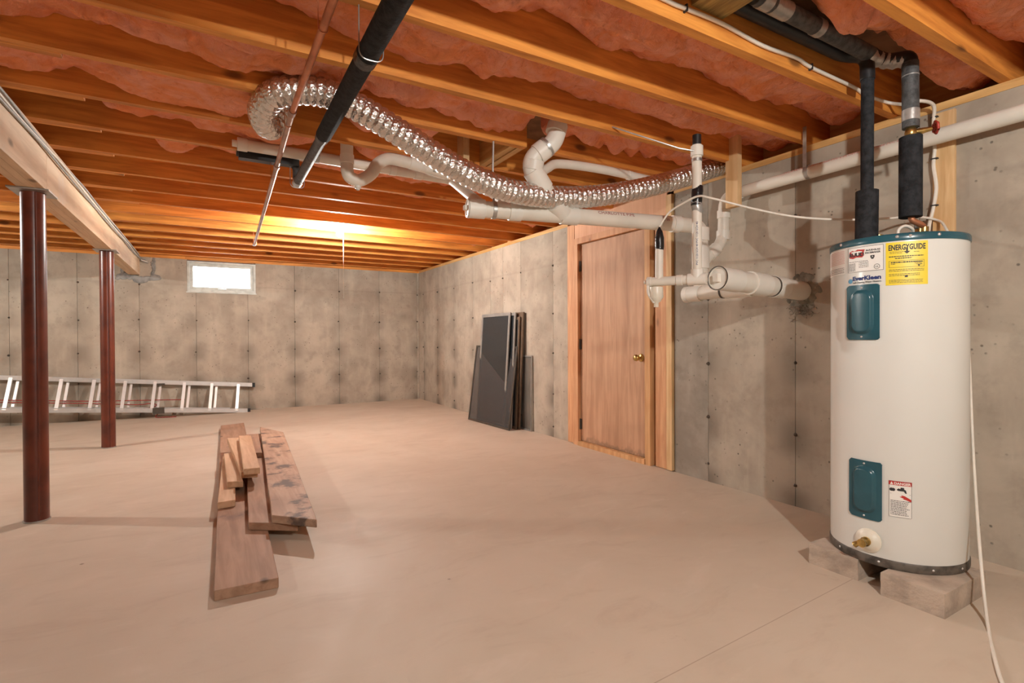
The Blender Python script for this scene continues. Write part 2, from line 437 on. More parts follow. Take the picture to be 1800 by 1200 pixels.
# on this wall local x runs towards the camera: build with mirrored coordinate c = -Y
rot = (0, 0, -PI / 2)
panel_run(wall_right, lambda c: ((XR, -c, 0), rot), sorted(-y for y in rc), mats={0: 'paneldark'})
rc2 = [DY1, 4.181, 4.785, 5.18, 5.485, 5.965, 6.553, 7.147, 7.732, YB]
panel_run(wall_right, lambda c: ((XR, -c, 0), rot), sorted(-y for y in rc2))
ties(wall_right, [(XR, y, z + random.uniform(-.02, .02)) for y in rc[1:-1] + rc2[1:-1] for z in (.12,) + TZ if y > .5], -PI / 2)
mk('sill_plate', B(XR - .004, YF, HW, XR + .22, DY0, ZJ), 'joist_y', wall_right)
mk('sill_plate', B(XR - .004, DY1, HW, XR + .22, YB, ZJ), 'joist_y', wall_right)
bm = NB()
for i in range(70):
    a = 2 * PI * i / 35; rr = random.uniform(.058, .090)
    dab(XR + .004, 1.72 + rr * math.cos(a), 1.227 + rr * math.sin(a) * 1.05, .0065, random.uniform(.016, .026), random.uniform(.016, .026))
for v in bm.verts: v.co += V((.5, 1, 1)) * .009 * noise.noise(v.co * 38)
for f in bm.faces: f.smooth = True
o = mk('mortar_patch', bm, 'mortardark', wall_right); o['kind'] = 'stuff'
bm = NB()
for i in range(46):
    y = 1.72 + random.gauss(0, .035); z = 1.15 - abs(random.gauss(0, .035)); p = V((XR - .006, y, z)); pts = [p]
    for j in range(5): pts.append(pts[-1] + V((random.uniform(-.012, .004), random.uniform(-.018, .018), random.uniform(-.014, .008))))
    for q in pts: q.x = min(q.x, XR - .003)
    tube(bm, smooth(pts, 2), .0016, 5)
o = mk('cobweb_fluff', bm, 'dust', wall_right); o['kind'] = 'stuff'
# left and front walls close the room out of view
for nm, args in (('wall_left', (XL - .2, YF - .2, 0, XL, YB + .2, ZS)), ('wall_front', (XL - .2, YF - .2, 0, XR + .22, YF, ZS))):
    struct(mk(nm, B(*args), 'panel', origin=None))

# ------------------------------------------------------------------ ceiling: subfloor, joists, rim boards
bm = NB(); box(bm, XL - .2, YF - .2, ZS, XR + .25, YB + .25, ZS + .03)
ceiling = struct(mk('ceiling', bm, 'subfloor', origin=None))
P0, DP, JT = .833, .4105, .038
JY = lambda k: P0 + DP * k
def joist_me(length):
    bm = NB(); box(bm, 0, 0, 0, length, JT, ZS - ZJ); bevel(bm, .004)
    bmesh.ops.recalc_face_normals(bm, faces=bm.faces); me = bpy.data.meshes.new('joist'); bm.to_mesh(me); bm.free(); me.materials.append(MT['joist']); return me
jr = joist_me(XR + .16 + 1.1); jl = joist_me(-.47 - XL)
for k in range(-4, 18):
    if k == 4: continue
    o = link('joist', jr, None, ceiling); o.location = (-1.1, JY(k), ZJ)
for k in range(-4, 18):
    o = link('joist', jl, None, ceiling); o.location = (XL, JY(k) + JT + .002, ZJ)
# the joist cut for the toilet drain, and its header
o = link('joist', joist_me(1.54 + 1.1), None, ceiling); o.location = (-1.1, JY(4), ZJ)
o = link('joist', joist_me(XR + .16 - 1.72), None, ceiling); o.location = (1.72, JY(4), ZJ)
mk('header', B(1.45, JY(4) + JT, ZJ, 1.488, JY(5), ZS, bev=.003), 'joist_y', ceiling)
mk('header', B(1.50, JY(4) + JT, ZJ, 1.538, JY(5), ZS, bev=.003), 'joist_y', ceiling)
mk('cripple_block', B(1.30, JY(5) - .09, ZJ - .12, 1.338, JY(5) - .002, ZS - .002, bev=.003), 'stud', ceiling)
mk('rim_board', B(XR + .16, YF, ZJ, XR + .198, YB + .2, ZS), 'joist_y', ceiling)
mk('rim_board', B(XL, JY(17) + .10, ZJ, XR + .16, JY(17) + .138, ZS), 'joist', ceiling)

# ------------------------------------------------------------------ window
w = thing('window_1', ((WX0 + WX1) / 2, YB, WZ0), 'window', 'window'); struct(w)
del w['label'], w['category']
fw = .045
def ring(x0, z0, x1, z1, y0, y1, t):
    bm = NB(); box(bm, x0, y0, z0, x1, y1, z0 + t); box(bm, x0, y0, z1 - t, x1, y1, z1)
    box(bm, x0, y0, z0 + t, x0 + t, y1, z1 - t); box(bm, x1 - t, y0, z0 + t, x1, y1, z1 - t); return bm
mk('window_frame', ring(WX0, WZ0, WX1, WZ1, YB - .008, YB + .20, .028), 'winframe', w)
sash = mk('sash', ring(WX0 + .029, WZ0 + .029, WX1 - .029, WZ1 - .029, YB + .012, YB + .045, .036), 'winframe', w)
mk('pane', B(WX0 + .06, YB + .026, WZ0 + .06, WX1 - .06, YB + .031, WZ1 - .06), 'glass', sash)
bm = NB(); box(bm, .10, YB - .012, WZ0 + .040, .20, YB + .012, WZ0 + .052); box(bm, .14, YB - .02, WZ0 + .044, .16, YB - .01, WZ0 + .07)
mk('latch', bm, 'alu', sash)
bm = NB(); box(bm, WX0 - .012, YB - .012, WZ0 - .014, WX1 + .012, YB + .0, WZ0 - .001); bevel(bm, .004); mk('window_sill', bm, 'winframe', w)

# ------------------------------------------------------------------ door
dr = thing('door_1', (XR, 3.33, 0), 'door', 'door'); struct(dr); del dr['label'], dr['category']
mk('stud', B(XR - .010, 3.827, 0.004, XR + .12, DY1 - .002, HW, bev=.004), 'studred', dr)
mk('stud', B(XR - .004, 2.716, 0.004, XR + .12, 2.834, HW, bev=.004), 'studred', dr)
mk('edge_board', B(XR - .018, DY0 + .012, 0.006, XR + .12, 2.714, HW, bev=.003), 'stud', dr)
mk('jamb', B(XR - .028, 3.756, 0, XR + .09, 3.825, 1.862, bev=.004), 'studred', dr)
mk('jamb', B(XR - .028, 2.867, 0, XR + .09, 2.921, 1.862, bev=.004), 'fir', dr)
mk('head_jamb', B(XR - .030, 2.867, 1.808, XR + .09, 3.825, 1.862, bev=.004), 'studred', dr)
mk('threshold', B(XR - .035, 2.923, 0, XR + .09, 3.754, .038, bev=.006), 'fir', dr)
mk('header_panel', B(XR - .006, 2.716, 1.864, XR + .006, 3.826, 2.262, bev=.002), 'plyhead', dr)
mk('dark_gap_backing', B(XR + .125, DY0, 0, XR + .14, DY1, HW + .2), 'subfloor', dr)  # added dark board behind the opening, so the frame gaps read as shade
_m = MT['ply']; _t = _m.node_tree; _b = _t.nodes['Principled BSDF']; _l = _b.inputs['Base Color'].links[0].from_socket
_tc = N(_t, 'ShaderNodeTexCoord'); _sx = N(_t, 'ShaderNodeSeparateXYZ'); L(_t, _tc.outputs['Object'], _sx.inputs[0])
_n = nz(_t, coords(_t), 9, 6, .65); _h = mth(_t, 'ADD', _sx.outputs['Z'], mth(_t, 'MULTIPLY', mth(_t, 'SUBTRACT', _n, .5), .28))
_f = mth(_t, 'MULTIPLY', sstep(_t, _h, .05, .10, 1, 0), sstep(_t, _n, .38, .55, .25, .8))
L(_t, mixc(_t, _f, _l, (.20, .13, .08)), _b.inputs['Base Color'])
lf = mk('door_leaf', B(XR + .006, 2.926, .042, XR + .042, 3.749, 1.803, bev=.002), 'ply', dr)
for z in (1.611, .909, .191):
    bm = NB(); box(bm, XR - .004, 3.738, z - .045, XR + .006, 3.757, z + .045); tube(bm, [(XR - .006, 3.750, z - .048), (XR - .006, 3.750, z + .048)], .006, 8)
    mk('hinge', bm, 'scrframe', lf)
kb = NB(); lathe(kb, [(.031, 0), (.031, .004), (.026, .008), (.011, .012), (.010, .032), (.020, .038), (.026, .050), (.024, .062), (.012, .068), (0, .069)], (XR + .006, 2.994, .812), (-1, 0, 0), 20)
mk('door_knob', kb, 'brass', lf)

# ------------------------------------------------------------------ beam, posts, beam cables
bx0, bx1, bz0, bz1 = -.860, -.745, 1.772, ZJ
beam = thing('support_beam', (-.8025, 2.5, bz0), 'built-up timber beam carrying the ceiling joists on two red-brown posts', 'beam')
wp = (bx1 - bx0) / 3
for i in range(3):
    sp = (3.66, 2.0, 5.2)[2 - i]
    for a, b_ in ((YF, sp - .002), (sp + .002, YB + .09)):
        mk('plank', B(bx0 + wp * i + .0006, a, bz0, bx0 + wp * (i + 1) - .0006, b_, bz1 - .001, bev=.003), 'beam', beam)
def post(x, y, label):
    o = thing('support_post', (x, y, 0), label, 'post', 'red-brown steel posts under the beam')
    bm = NB(); tube(bm, [(x, y, 0), (x, y, bz0 - .008)], .053, 32); mk('shaft', bm, 'post', o)
    bm = NB(); bar(bm, (x + .020, y - .050, .01), (x + .020, y - .050, bz0 - .012), .006, .006, (0, 1, 0)); mk('weld_seam', bm, 'post', o)
    bm = NB(); box(bm, x - .085, y - .10, bz0 - .009, x + .085, y + .10, bz0 - .001); bevel(bm, .002); mk('cap_plate', bm, 'steel', o)
    bm = NB(); tube(bm, [(x, y, 0.0), (x, y, .008)], .058, 24); mk('base_plate', bm, 'steel', o)
post(-.815, 3.718, 'thick red-brown steel post under the beam, closer of the two posts')
post(-.795, 5.882, 'red-brown steel post under the beam, nearer the concrete back wall')
for i, (dz, ph, mt, lb) in enumerate(((.0, 0., 'cablegrey', 'grey electrical cable running highest along the timber beam'), (-.018, 1.3, 'cablewhite', 'pale electrical cable stapled along the beam, middle of three'), (-.036, 2.2, 'cablegrey', 'grey electrical cable running lowest along the timber beam'))):
    pts = []
    for j in range(60):
        y = -2.8 + (7.86 + 2.8) * j / 59
        pts.append((bx1 + .011 + .004 * math.sin(3 * y + ph), y, 2.006 + dz - .010 * abs(math.sin(2.1 * y + ph)) - .006 * math.sin(.9 * y + ph)))
    pts += [(bx1 + .02, 7.9, pts[-1][2] - .02), (bx1 + .07 + .01 * i, 7.92, 1.96 + dz)]
    tag(mk('electrical_cable', T(smooth(pts, 2), .0062, 8), mt), lb, 'cable', 'cables along the beam')

# ------------------------------------------------------------------ insulation batts
def batt(k, x0, x1, label, nx=170, base=.125, amp=1., droops=(), y0=None, y1=None, nv=20):
    ya = (JY(k) + JT + .003) if y0 is None else y0; yb = (JY(k + 1) - .003) if y1 is None else y1
    bm = NB(); rows = []
    for i in range(nx + 1):
        x = x0 + (x1 - x0) * i / nx; row = []
        for j in range(nv + 1):
            v = j / nv; y = ya + (yb - ya) * v
            q = V((x, y, k * 7.3))
            z = base + .062 * amp * noise.noise(q * 1.7) + .034 * amp * noise.noise(q * 5.1 + V((9, 0, 0)))
            z -= amp * .045 * math.sin(PI * v) ** .7
            md = .35 + 1.3 * abs(noise.noise(q * 1.1 + V((4, 8, 1)))); z += amp * .042 * md * (.5 - abs(noise.noise(V((x * 3.6 + y * 3 * noise.noise(q * .7), y * 6, k * 3.1)))) * 2.4) + amp * .012 * (.5 - abs(noise.noise(q * 13. + V((2, 2, 2)))) * 2)
            z += .006 * noise.noise(q * 26) + .003 * noise.noise(q * 50)
            z += amp * .020 * (.5 - abs(noise.noise(V((x * 2.2 + y * 5, y * 9, k)))) * 2)
            for (dx, w_, h_) in droops: z -= h_ * math.exp(-((x - dx) / w_) ** 2) * (.55 + .45 * math.sin(PI * v))
            for e in (x - x0, x1 - x): z += .05 * max(0, 1 - e / .05) ** 2
            z = min(max(z, .02), .215)
            jx = .012 * noise.noise(q * 15 + V((3, 3, 3))) ; jy = (.010 * noise.noise(q * 13 + V((7, 1, 3)))) if 0 < j < nv else 0
            row.append(bm.verts.new((x + jx, y + jy, ZJ + z)))
        rows.append(row)
    for a, c in zip(rows, rows[1:]):
        for j in range(nv):
            f = bm.faces.new((a[j], a[j + 1], c[j + 1], c[j])); f.smooth = True
    # closed top and sides
    zt = ZS - .004
    t = [[bm.verts.new((x, y, zt)) for y in (ya, yb)] for x in (x0, x1)]
    bm.faces.new((t[0][0], t[0][1], t[1][1], t[1][0]))
    bm.faces.new([r[0] for r in rows] + [t[1][0], t[0][0]]); bm.faces.new([r[-1] for r in rows] + [t[1][1], t[0][1]])
    bm.faces.new(rows[0] + [t[0][1], t[0][0]]); bm.faces.new(rows[-1] + [t[1][1], t[1][0]])
    return tag(mk('insulation_batt', bm, 'batt'), label, 'insulation', 'pink insulation batts between the joists')
xe = XR + .15
batt(0 - 1, .9, xe, 'pink fibreglass batt beyond the closest joist, over the wall by the heater', 170, .14, 1.1)
batt(0, 1.62, xe, 'crumpled pink fibreglass batt above the heater pipes', 200, .14, 1.2, ((2.42, .14, -.07), (2.78, .12, .06)), None, 1.085)
batt(1, -.45, xe, 'pink fibreglass batt between the cable-carrying joist and the next joist', 240, .135, 1.1, ((2.1, .15, .02),))
batt(2, -1.05, xe, 'pink fibreglass batt whose fold hangs beside the cut end, second bay from cable joist', 240, .13, 1.0, ((1.02, .05, .06), (.75, .14, .04), (2.3, .2, .02)))
batt(3, -1.05, 1.49, 'pink fibreglass batt in the bay above the foil duct, ending at the drain elbow', 190, .125, 1.1, ((-.15, .12, .05), (.1, .10, .04), (.9, .15, .03), (1.3, .12, .03)))
batt(3, 1.63, xe, 'short pink fibreglass batt between the drain elbow and the right wall', 110, .12, 1.0, ((2.1, .1, .04),))
batt(4, -1.05, .30, 'long-drooping pink fibreglass batt behind the hooked end of the foil duct', 110, .10, 1.1, ((-.12, .17, .08), (.10, .06, .08)))
batt(4, .62, 1.08, 'torn pink fibreglass piece hanging behind the middle of the foil duct', 60, .13, 1.2, ((.72, .08, .05), (.95, .06, .05)))
batt(5, -.45, .62, 'pink fibreglass batt bulging down above the capped white pipe', 110, .12, 1.0, ((.03, .12, .05), (.35, .1, .07)))
batt(5, .75, 1.30, 'pink fibreglass piece showing behind the white pipe trap', 70, .10, 1.0, ((.95, .12, .05),))
batt(6, -.45, xe, 'pink fibreglass batt with one low tongue, three bays towards camera from lit bulb', 190, .13, .9, ((-.17, .09, .12), (.15, .09, .05)))
batt(7, -.45, xe, 'pink fibreglass batt just behind the black pipe elbow', 150, .14, .8, ((.25, .2, .04),))
names = ('eighth', 'seventh', 'sixth', 'fifth', 'fourth', 'third', 'second')
for q, k in enumerate(range(8, 17)):
    lab = ('pink fibreglass batt two bays in front of the lit bulb', 'pink fibreglass batt one bay in front of the lit bulb')[q] if q < 2 else 'pink fibreglass batt in the %s joist bay counted from the back wall' % ('seventh', 'sixth', 'fifth', 'fourth', 'third', 'second', 'first')[q - 2]
    batt(k, -.45, xe, lab, 90, .15, .6, ((2.8, .15, .08),), nv=8)

# ------------------------------------------------------------------ bare bulbs
def bulb(x, y, label, string=True, drop=0.):
    k = math.floor((y - P0) / DP)
    zt = 2.10
    o = thing('light_bulb', (x, y, 1.95), label, 'lamp', 'bare bulbs in porcelain holders')
    mk('mounting_board', B(x - .06, JY(k) + JT, zt, x + .06, JY(k + 1), zt + .03), 'joist_y', o)
    if drop: mk('pendant_cord', T([(x, y, zt), (x, y, zt - drop - .01)], .005, 8), 'cablewhite', o)
    zt -= drop
    bm = NB(); lathe(bm, [(.055, 0), (.055, .012), (.036, .022), (.027, .045), (.026, .062)], (x, y, zt), (0, 0, -1), 20); mk('lamp_holder', bm, 'porcelain', o)
    bm = NB(); lathe(bm, [(.012, 0), (.014, .018), (.024, .034), (.030, .052), (.030, .066), (.024, .082), (.012, .092), (0, .095)], (x, y, zt - .062), (0, 0, -1), 16); mk('bulb', bm, 'bulb', o)
    if string:
        s = T([(x + .032, y, zt - .03), (x + .032, y, 1.36)], .0016, 6); mk('pull_string', s, 'cablewhite', o)
bulb(1.09, 5.16, 'glowing bare bulb under the joists with a long pull string')
bulb(-3.05, 5.16, 'bare bulb between the joists on the far side of the timber beam', False)
bulb(.75, -.62, 'bare bulb between the joists behind the camera', False, .13)

# ------------------------------------------------------------------ flexible foil duct
def foil_duct():
    path = [V((.34, 2.70, 2.20)), V((.29, 2.70, 2.08)), aD(474, 222, 2.44), aD(461, 196, 2.32), aD(482, 166, 2.235), aD(528, 158, 2.235), aD(580, 166, 2.262), aD(640, 195, 2.31), aD(700, 232, 2.37), aD(760, 270, 2.45),
            aD(820, 305, 2.55), aD(880, 330, 2.66), aD(940, 343, 2.78), aD(1000, 347, 2.9), aD(1060, 343, 3.0), aD(1120, 333, 3.1), aD(1180, 318, 3.2), aD(1230, 303, 3.29), aD(1268, 291, 3.37), V((3.02, 2.24, 2.13))]
    dense = smooth(path, 40); ln = [0.]
    for a, b_ in zip(dense, dense[1:]): ln.append(ln[-1] + (b_ - a).length)
    tot = ln[-1]; pitch = .033; n = int(tot / pitch * 7); pts, rs = [], []; j = 0
    for i in range(n + 1):
        s = tot * i / n
        while j < len(ln) - 2 and ln[j + 1] < s: j += 1
        u = (s - ln[j]) / max(1e-6, ln[j + 1] - ln[j]); pts.append(dense[j].lerp(dense[j + 1], u))
        ph = (s / pitch) % 1.; rs.append(.0545 + .0085 * math.sin(PI * ph) ** .55 - .001 + .0012 * noise.noise(V((s * 30, 0, 0))))
    bm = NB(); tube(bm, pts, rs, 28)
    return bm
duct = thing('foil_duct', (1.5, 2.33, 1.68), 'silver flexible foil dryer duct sagging under the joists to the right wall', 'duct')
mk('hose', foil_duct(), 'foil', duct)
bm = NB(); lathe(bm, [(.062, 0), (.062, .04), (.075, .04), (.075, .045)], (2.94, 2.242, 2.10), (1, -.02, .2), 24); mk('wall_collar', bm, 'steel', duct)
bm = NB(); lathe(bm, [(.0645, -.012), (.0645, .012)], (.292, 2.70, 2.085), (.1, 0, 1), 24); mk('clamp', bm, 'steel', duct)

# ------------------------------------------------------------------ pipes
def band(p, d, r, w, mat, name, parent, seg=18):
    bm = NB(); lathe(bm, [(r - .002, -w / 2), (r, -w / 2 + .001), (r, w / 2 - .001), (r - .002, w / 2)], p, d, seg); return mk(name, bm, mat, parent)
def hub(p, d, r, w, parent, mat='pvcwhite', name='coupling'): return band(p, d, r, w, mat, name, parent, 22)

# long black insulated pipe hung below the joists
bz = 1.905
pb = [V((.445, -1.0, bz)), aZ(690, 0, bz), aZ(600, 185, bz), aZ(562, 236, bz), aZ(527, 322, bz)]
xb = sum(p.x for p in pb[1:]) / 4
bp = thing('insulated_pipe', (xb, 2.0, bz), 'long black foam-covered pipe hanging under the joists above the floor', 'pipe')
mk('foam_sleeve', T([(xb - .01, -1.2, bz), (xb, 1.73, bz)], .036, 18), 'foam', bp)
mk('foam_sleeve', T([(xb, 1.735, bz), (xb + .004, pb[3].y, bz)], .0345, 18), 'foam', bp)
e = pb[4]
mk('bare_pipe', T(fillet([(xb + .004, pb[3].y, bz), (xb + .005, e.y, bz), (xb + .005, e.y, bz + .115), (.14, e.y - .02, bz + .125)], .05, 6), .025, 16), 'foamgrey', bp)
bm = NB(); box(bm, .15, e.y - .055, bz + .085, xb + .01, e.y + .0, bz + .16); bevel(bm, .01, 2); mk('black_wrap', bm, 'blackpipe', bp)
band((xb, 1.733, bz), (0, 1, 0), .0385, .05, 'blacktape', 'tape', bp); band((xb + .004, pb[3].y + .02, bz), (0, 1, 0), .031, .06, 'blacktape', 'tape', bp)
band((xb + .005, e.y - .02, bz), (0, 1, 0), .0275, .07, 'tape', 'tape', bp)
for y in (1.66 + .02, JY(6) + .019):
    bm = NB(); tube(bm, fillet([(xb - .037, y, ZJ), (xb - .037, y, bz - .037), (xb + .041, y, bz - .037), (xb + .041, y, ZJ)], .03, 5), .0022, 6); mk('hanger', bm, 'steel', bp)

# thin copper line
cz = 1.925
cpth = [aZ(585, 0, cz), aZ(514, 198, cz), aZ(487, 293, cz), aZ(447, 430, cz)]
xc = (cpth[0].x + cpth[1].x) / 2
cp = thing('copper_pipe', (xc, 2.5, cz), 'long thin copper pipe hung beside the black pipe under the joists', 'pipe')
mk('tube', T([(xc, -1.0, cz), (xc, cpth[1].y, cz)], .0125, 14), 'copper', cp)
mk('tube', T([(xc, cpth[1].y + .001, cz), (cpth[3].x, cpth[3].y, cz)], .0125, 14), 'litcopper', cp)
for p in cpth[1:3]: band((xc + (cpth[3].x - xc) * (p.y - cpth[1].y) / (cpth[3].y - cpth[1].y), p.y, cz), (0, 1, 0), .016, .045, 'litcopper', 'coupling', cp)
band(cpth[3] - V((0, .02, 0)), (0, 1, 0), .0165, .03, 'steel', 'end_cap', cp)
for y, xx in ((JY(2) + .019, xc), (JY(4) + .019, xc), (JY(6) + .019, xc + .02), (JY(12) + .019, cpth[3].x)):
    bm = NB(); tube(bm, fillet([(xx - .014, y, ZJ), (xx - .014, y, cz - .014), (xx + .014, y, cz - .014), (xx + .014, y, ZJ)], .013, 5), .0018, 6); mk('hanger', bm, 'copper', cp)

# white drain assembly under the joists
dw = thing('drain_pipes', (1.9, 2.4, 1.62), 'white plastic drain pipes with trap, wyes and stack feeding the wall outlet', 'pipe')
ml, mrt = aD(826, 366, 2.78), aD(1205, 395, 3.16)
md = (mrt - ml).normalized()
SX, SY = 2.614, 2.187
st_top = V((SX, SY, mrt.z))
mk('main_pipe', T(fillet([ml, mrt, (SX, SY, mrt.z - .005), (SX, SY, 1.30)], .09, 8), .044, 24), 'pvc', dw)
hub(ml + md * .035, md, .0515, .09, dw, name='cleanout_hub'); bm = NB(); lathe(bm, [(.050, 0), (.050, .004), (.040, .005), (.040, .001), (0, .001)], ml - md * .012, -md, 24); cap_ = mk('cleanout_plug', bm, 'pvcwhite', dw)
bm = NB(); box(bm, ml.x - .035, ml.y - .012, ml.z - .012, ml.x - .005, ml.y + .012, ml.z + .012); mk('plug_square', bm, 'pvcwhite', cap_)
def mp(px): # point on the main axis nearest a pixel column
    k = (px - 826) / (1205 - 826); return ml.lerp(mrt, k * 2.78 / (2.78 * k + 3.16 * (1 - k)))
hc = band(mp(868), md, .0475, .022, 'steel', 'hanger_band', dw)
bm = NB(); q = mp(868); tube(bm, [q + V((0, 0, .047)), q + V((-.005, .0, .22)), (q.x, q.y, ZJ + .02)], .006, 6); mk('hanger_rod', bm, 'steel', hc)
hub(mp(905), md, .0505, .07, dw); hub(mp(1000), md, .0505, .10, dw); hub(mp(1187), md, .0505, .05, dw)
hub((SX, SY, 1.60), (0, 0, 1), .0505, .08, dw); hub((SX, SY, 1.46), (0, 0, 1), .0515, .14, dw); hub((SX, SY, 1.335), (0, 0, 1), .0505, .05, dw)
# second branch: pipe along the joist with the capped end
ly = 3.215
l0, l1 = aY(426, 254, ly), aY(782, 314, ly)
mk('branch_pipe', T([l0, l1], .031, 16), 'pvc', dw); band(l0, (1, 0, 0), .036, .05, 'pvcwhite', 'end_cap', dw); band(l0 - V((.035, 0, 0)), (1, 0, 0), .018, .03, 'pvcwhite', 'end_cap', dw)
for px, w_ in ((556, .03), (690, .04), (735, .05)): band(aY(px, 254 + (px - 426) * .1685, ly), (1, 0, 0), .0345, w_, 'steel' if px in (556,) else 'pvcwhite', 'coupling', dw)
j1 = mp(848)
mk('branch_pipe', T(fillet([l1 - V((.04, 0, 0)), l1 + V((.05, 0, -.005)), j1 + V((.01, .01, .02))], .05, 6), .029, 16), 'pvc', dw)
mid = j1.lerp(l1 + V((.05, 0, 0)), .18); hub(mid, (l1 - j1), .037, .09, dw, name='wye')
# p-trap
ty = 2.955
tp = [aY(609, 200, ty), aY(610, 300, ty), aY(615, 311, ty), aY(632, 317, ty), aY(653, 305, ty), aY(664, 288, ty), aY(684, 279, ty), aY(712, 284, ty)]
tr = mk('trap', T([tp[0]] + smooth(tp[1:], 6), .034, 20), 'pvc', dw)
bm = NB(); lathe(bm, [(.017, 0), (.017, .016), (.010, .018), (.010, .026), (0, .027)], aY(629, 317, ty) + V((0, 0, -.028)), (0, 0, -1), 12); mk('drain_nut', bm, 'pvcwhite', tr)
band(aY(610, 280, ty), (0, 0, 1), .0375, .05, 'pvcwhite', 'coupling', dw)
t2 = aY(712, 284, ty); t3 = aY(815, 314, ty); j2 = mp(908)
mk('branch_pipe', T(fillet([t2, t3, (t3.x + .06, t3.y - .03, t3.z - .01), j2 + V((0, 0, .02))], .06, 6), .033, 18), 'pvc', dw)
hub(aY(730, 288, ty), (t3 - t2), .038, .07, dw); band(aY(762, 297, ty), (t3 - t2), .0365, .022, 'steel', 'clamp', dw); hub(aY(752, 294, ty), (t3 - t2), .0375, .035, dw)
hub(j2.lerp(t3, .16), (t3 - j2), .041, .09, dw, name='wye')
# toilet drain elbow, wye, vent
e = [V((1.62, 2.262, 2.25)), aD(982, 214, 2.75), aD(972, 250, 2.735), aD(940, 275, 2.735), aD(936, 300, 2.75), aD(958, 335, 2.80), aD(988, 384, 2.93)]
j3 = mp(992)
mk('toilet_drain', T(smooth(e[:-1] + [j3 + V((-.02, .02, .03))], 7), .047, 22), 'pvcwhite', dw)
for i, j, u, w_ in ((1, 2, .35, .05), (2, 3, .35, .022), (2, 3, .62, .06), (3, 4, .6, .05)):
    band(e[i].lerp(e[j], u), e[j] - e[i], .054, w_, 'steel' if w_ == .022 else 'pvcwhite', 'clamp' if w_ == .022 else 'coupling', dw, 24)
hub(e[4].lerp(e[5], .45), e[5] - e[4], .054, .12, dw, name='wye'); hub(j3.lerp(e[5], .3), e[5] - j3, .053, .09, dw, name='wye')
vp = [e[4] + V((.02, .0, -.03)), aD(962, 296, 2.86), aD(985, 288, 2.95), aD(1060, 298, 3.12), aD(1150, 318, 3.33)]
mk('vent_pipe', T(smooth(vp, 6), .025, 16), 'pvc', dw); band(vp[3].lerp(vp[4], .5), vp[4] - vp[3], .028, .03, 'pvcwhite', 'coupling', dw)
# outlet through the wall
o0, o1 = aY(1264, 489, 1.72), aY(1410, 513, 1.72)
od = (V((XR + .1, 1.72, 1.224)) - o0).normalized()
mk('outlet_pipe', T([o0, o0 + od * .85], .0535, 28), 'pvc', dw)
hub(o0 + od * .07, od, .0585, .14, dw, name='cleanout_hub'); hub(o0 + od * .30, od, .061, .13, dw); band(o0 + od * .43, od, .056, .012, 'scrframe', 'clamp', dw, 24); hub(o0 + od * .48, od, .0585, .09, dw)
bm = NB(); lathe(bm, [(.060, 0), (.060, .006), (.052, .008), (.052, .002), (0, .002)], o0 - od * .004, -od, 28); rim = mk('cleanout_plug', bm, 'pvcwhite', dw)
bm = NB(); lathe(bm, [(.0605, 0), (.0605, .003), (.0565, .0035), (.0565, 0), (.0605, 0)], o0 - od * .011, -od, 28); mk('gasket', bm, 'scrframe', rim)
bm = NB(); obox(bm, o0 - od * .03 + V((0, -.014, -.02)), od * .03, V((0, .028, 0)), V((0, 0, .04))); bevel(bm, .004); mk('plug_square', bm, 'pvcwhite', rim)
# lower horizontal pipe that takes the stack
h0, h1 = V((2.57, 2.25, 1.235)), V((2.62, 1.74, 1.245))
hd = (h1 - h0).normalized()
mk('lower_pipe', T([h0, h1], .041, 22), 'pvc', dw); hub(h0 + hd * .05, hd, .048, .09, dw); hub(h0, hd, .050, .03, dw, name='end_cap'); band(h0 + hd * .24, hd, .044, .012, 'scrframe', 'clamp', dw); hub(h0 + hd * .34, hd, .047, .16, dw, name='wye')
mk('stack_foot', T(smooth([(SX, SY, 1.36), (SX, SY, 1.30), (SX - .005, SY - .03, 1.25), h0.lerp(h1, .35)], 5), .043, 20), 'pvc', dw)
# print on the main pipe
def text_bm(body, size, extrude=.0004, align='LEFT', bold=0.):
    cu = bpy.data.curves.new('t', 'FONT'); cu.body = body; cu.size = size; cu.extrude = extrude; cu.align_x = align; cu.resolution_u = 2; cu.offset = bold
    ob = bpy.data.objects.new('t', cu); C.objects.link(ob)
    dg = bpy.context.evaluated_depsgraph_get(); me = bpy.data.meshes.new_from_object(ob.evaluated_get(dg))
    bm = NB(); bm.from_mesh(me); bpy.data.objects.remove(ob); bpy.data.curves.remove(cu); bpy.data.meshes.remove(me); return bm
def on_pipe(bm, o, d, r, tilt):
    """wrap flat lettering onto a pipe; d is the reading direction"""
    d = V(d).normalized(); out = (V((0, 0, 1)) - d * d.z).normalized(); side = d.cross(out).normalized()   # side faces the viewer when d runs to the right
    if side.dot(FWD) > 0: side = -side
    for v in bm.verts:
        a = tilt + v.co.y / r; rr = r + .0006 + v.co.z
        v.co = V(o) + d * v.co.x + rr * (math.cos(a) * side + math.sin(a) * out)
    return bm
mk('lettering', on_pipe(text_bm('CHARLOTTE PIPE', .030), mp(1046), md, .044, .35), 'inkpipe', dw)
mk('lettering', on_pipe(text_bm('2 in', .032), mp(1158), md, .044, .1), 'inkpipe', dw)

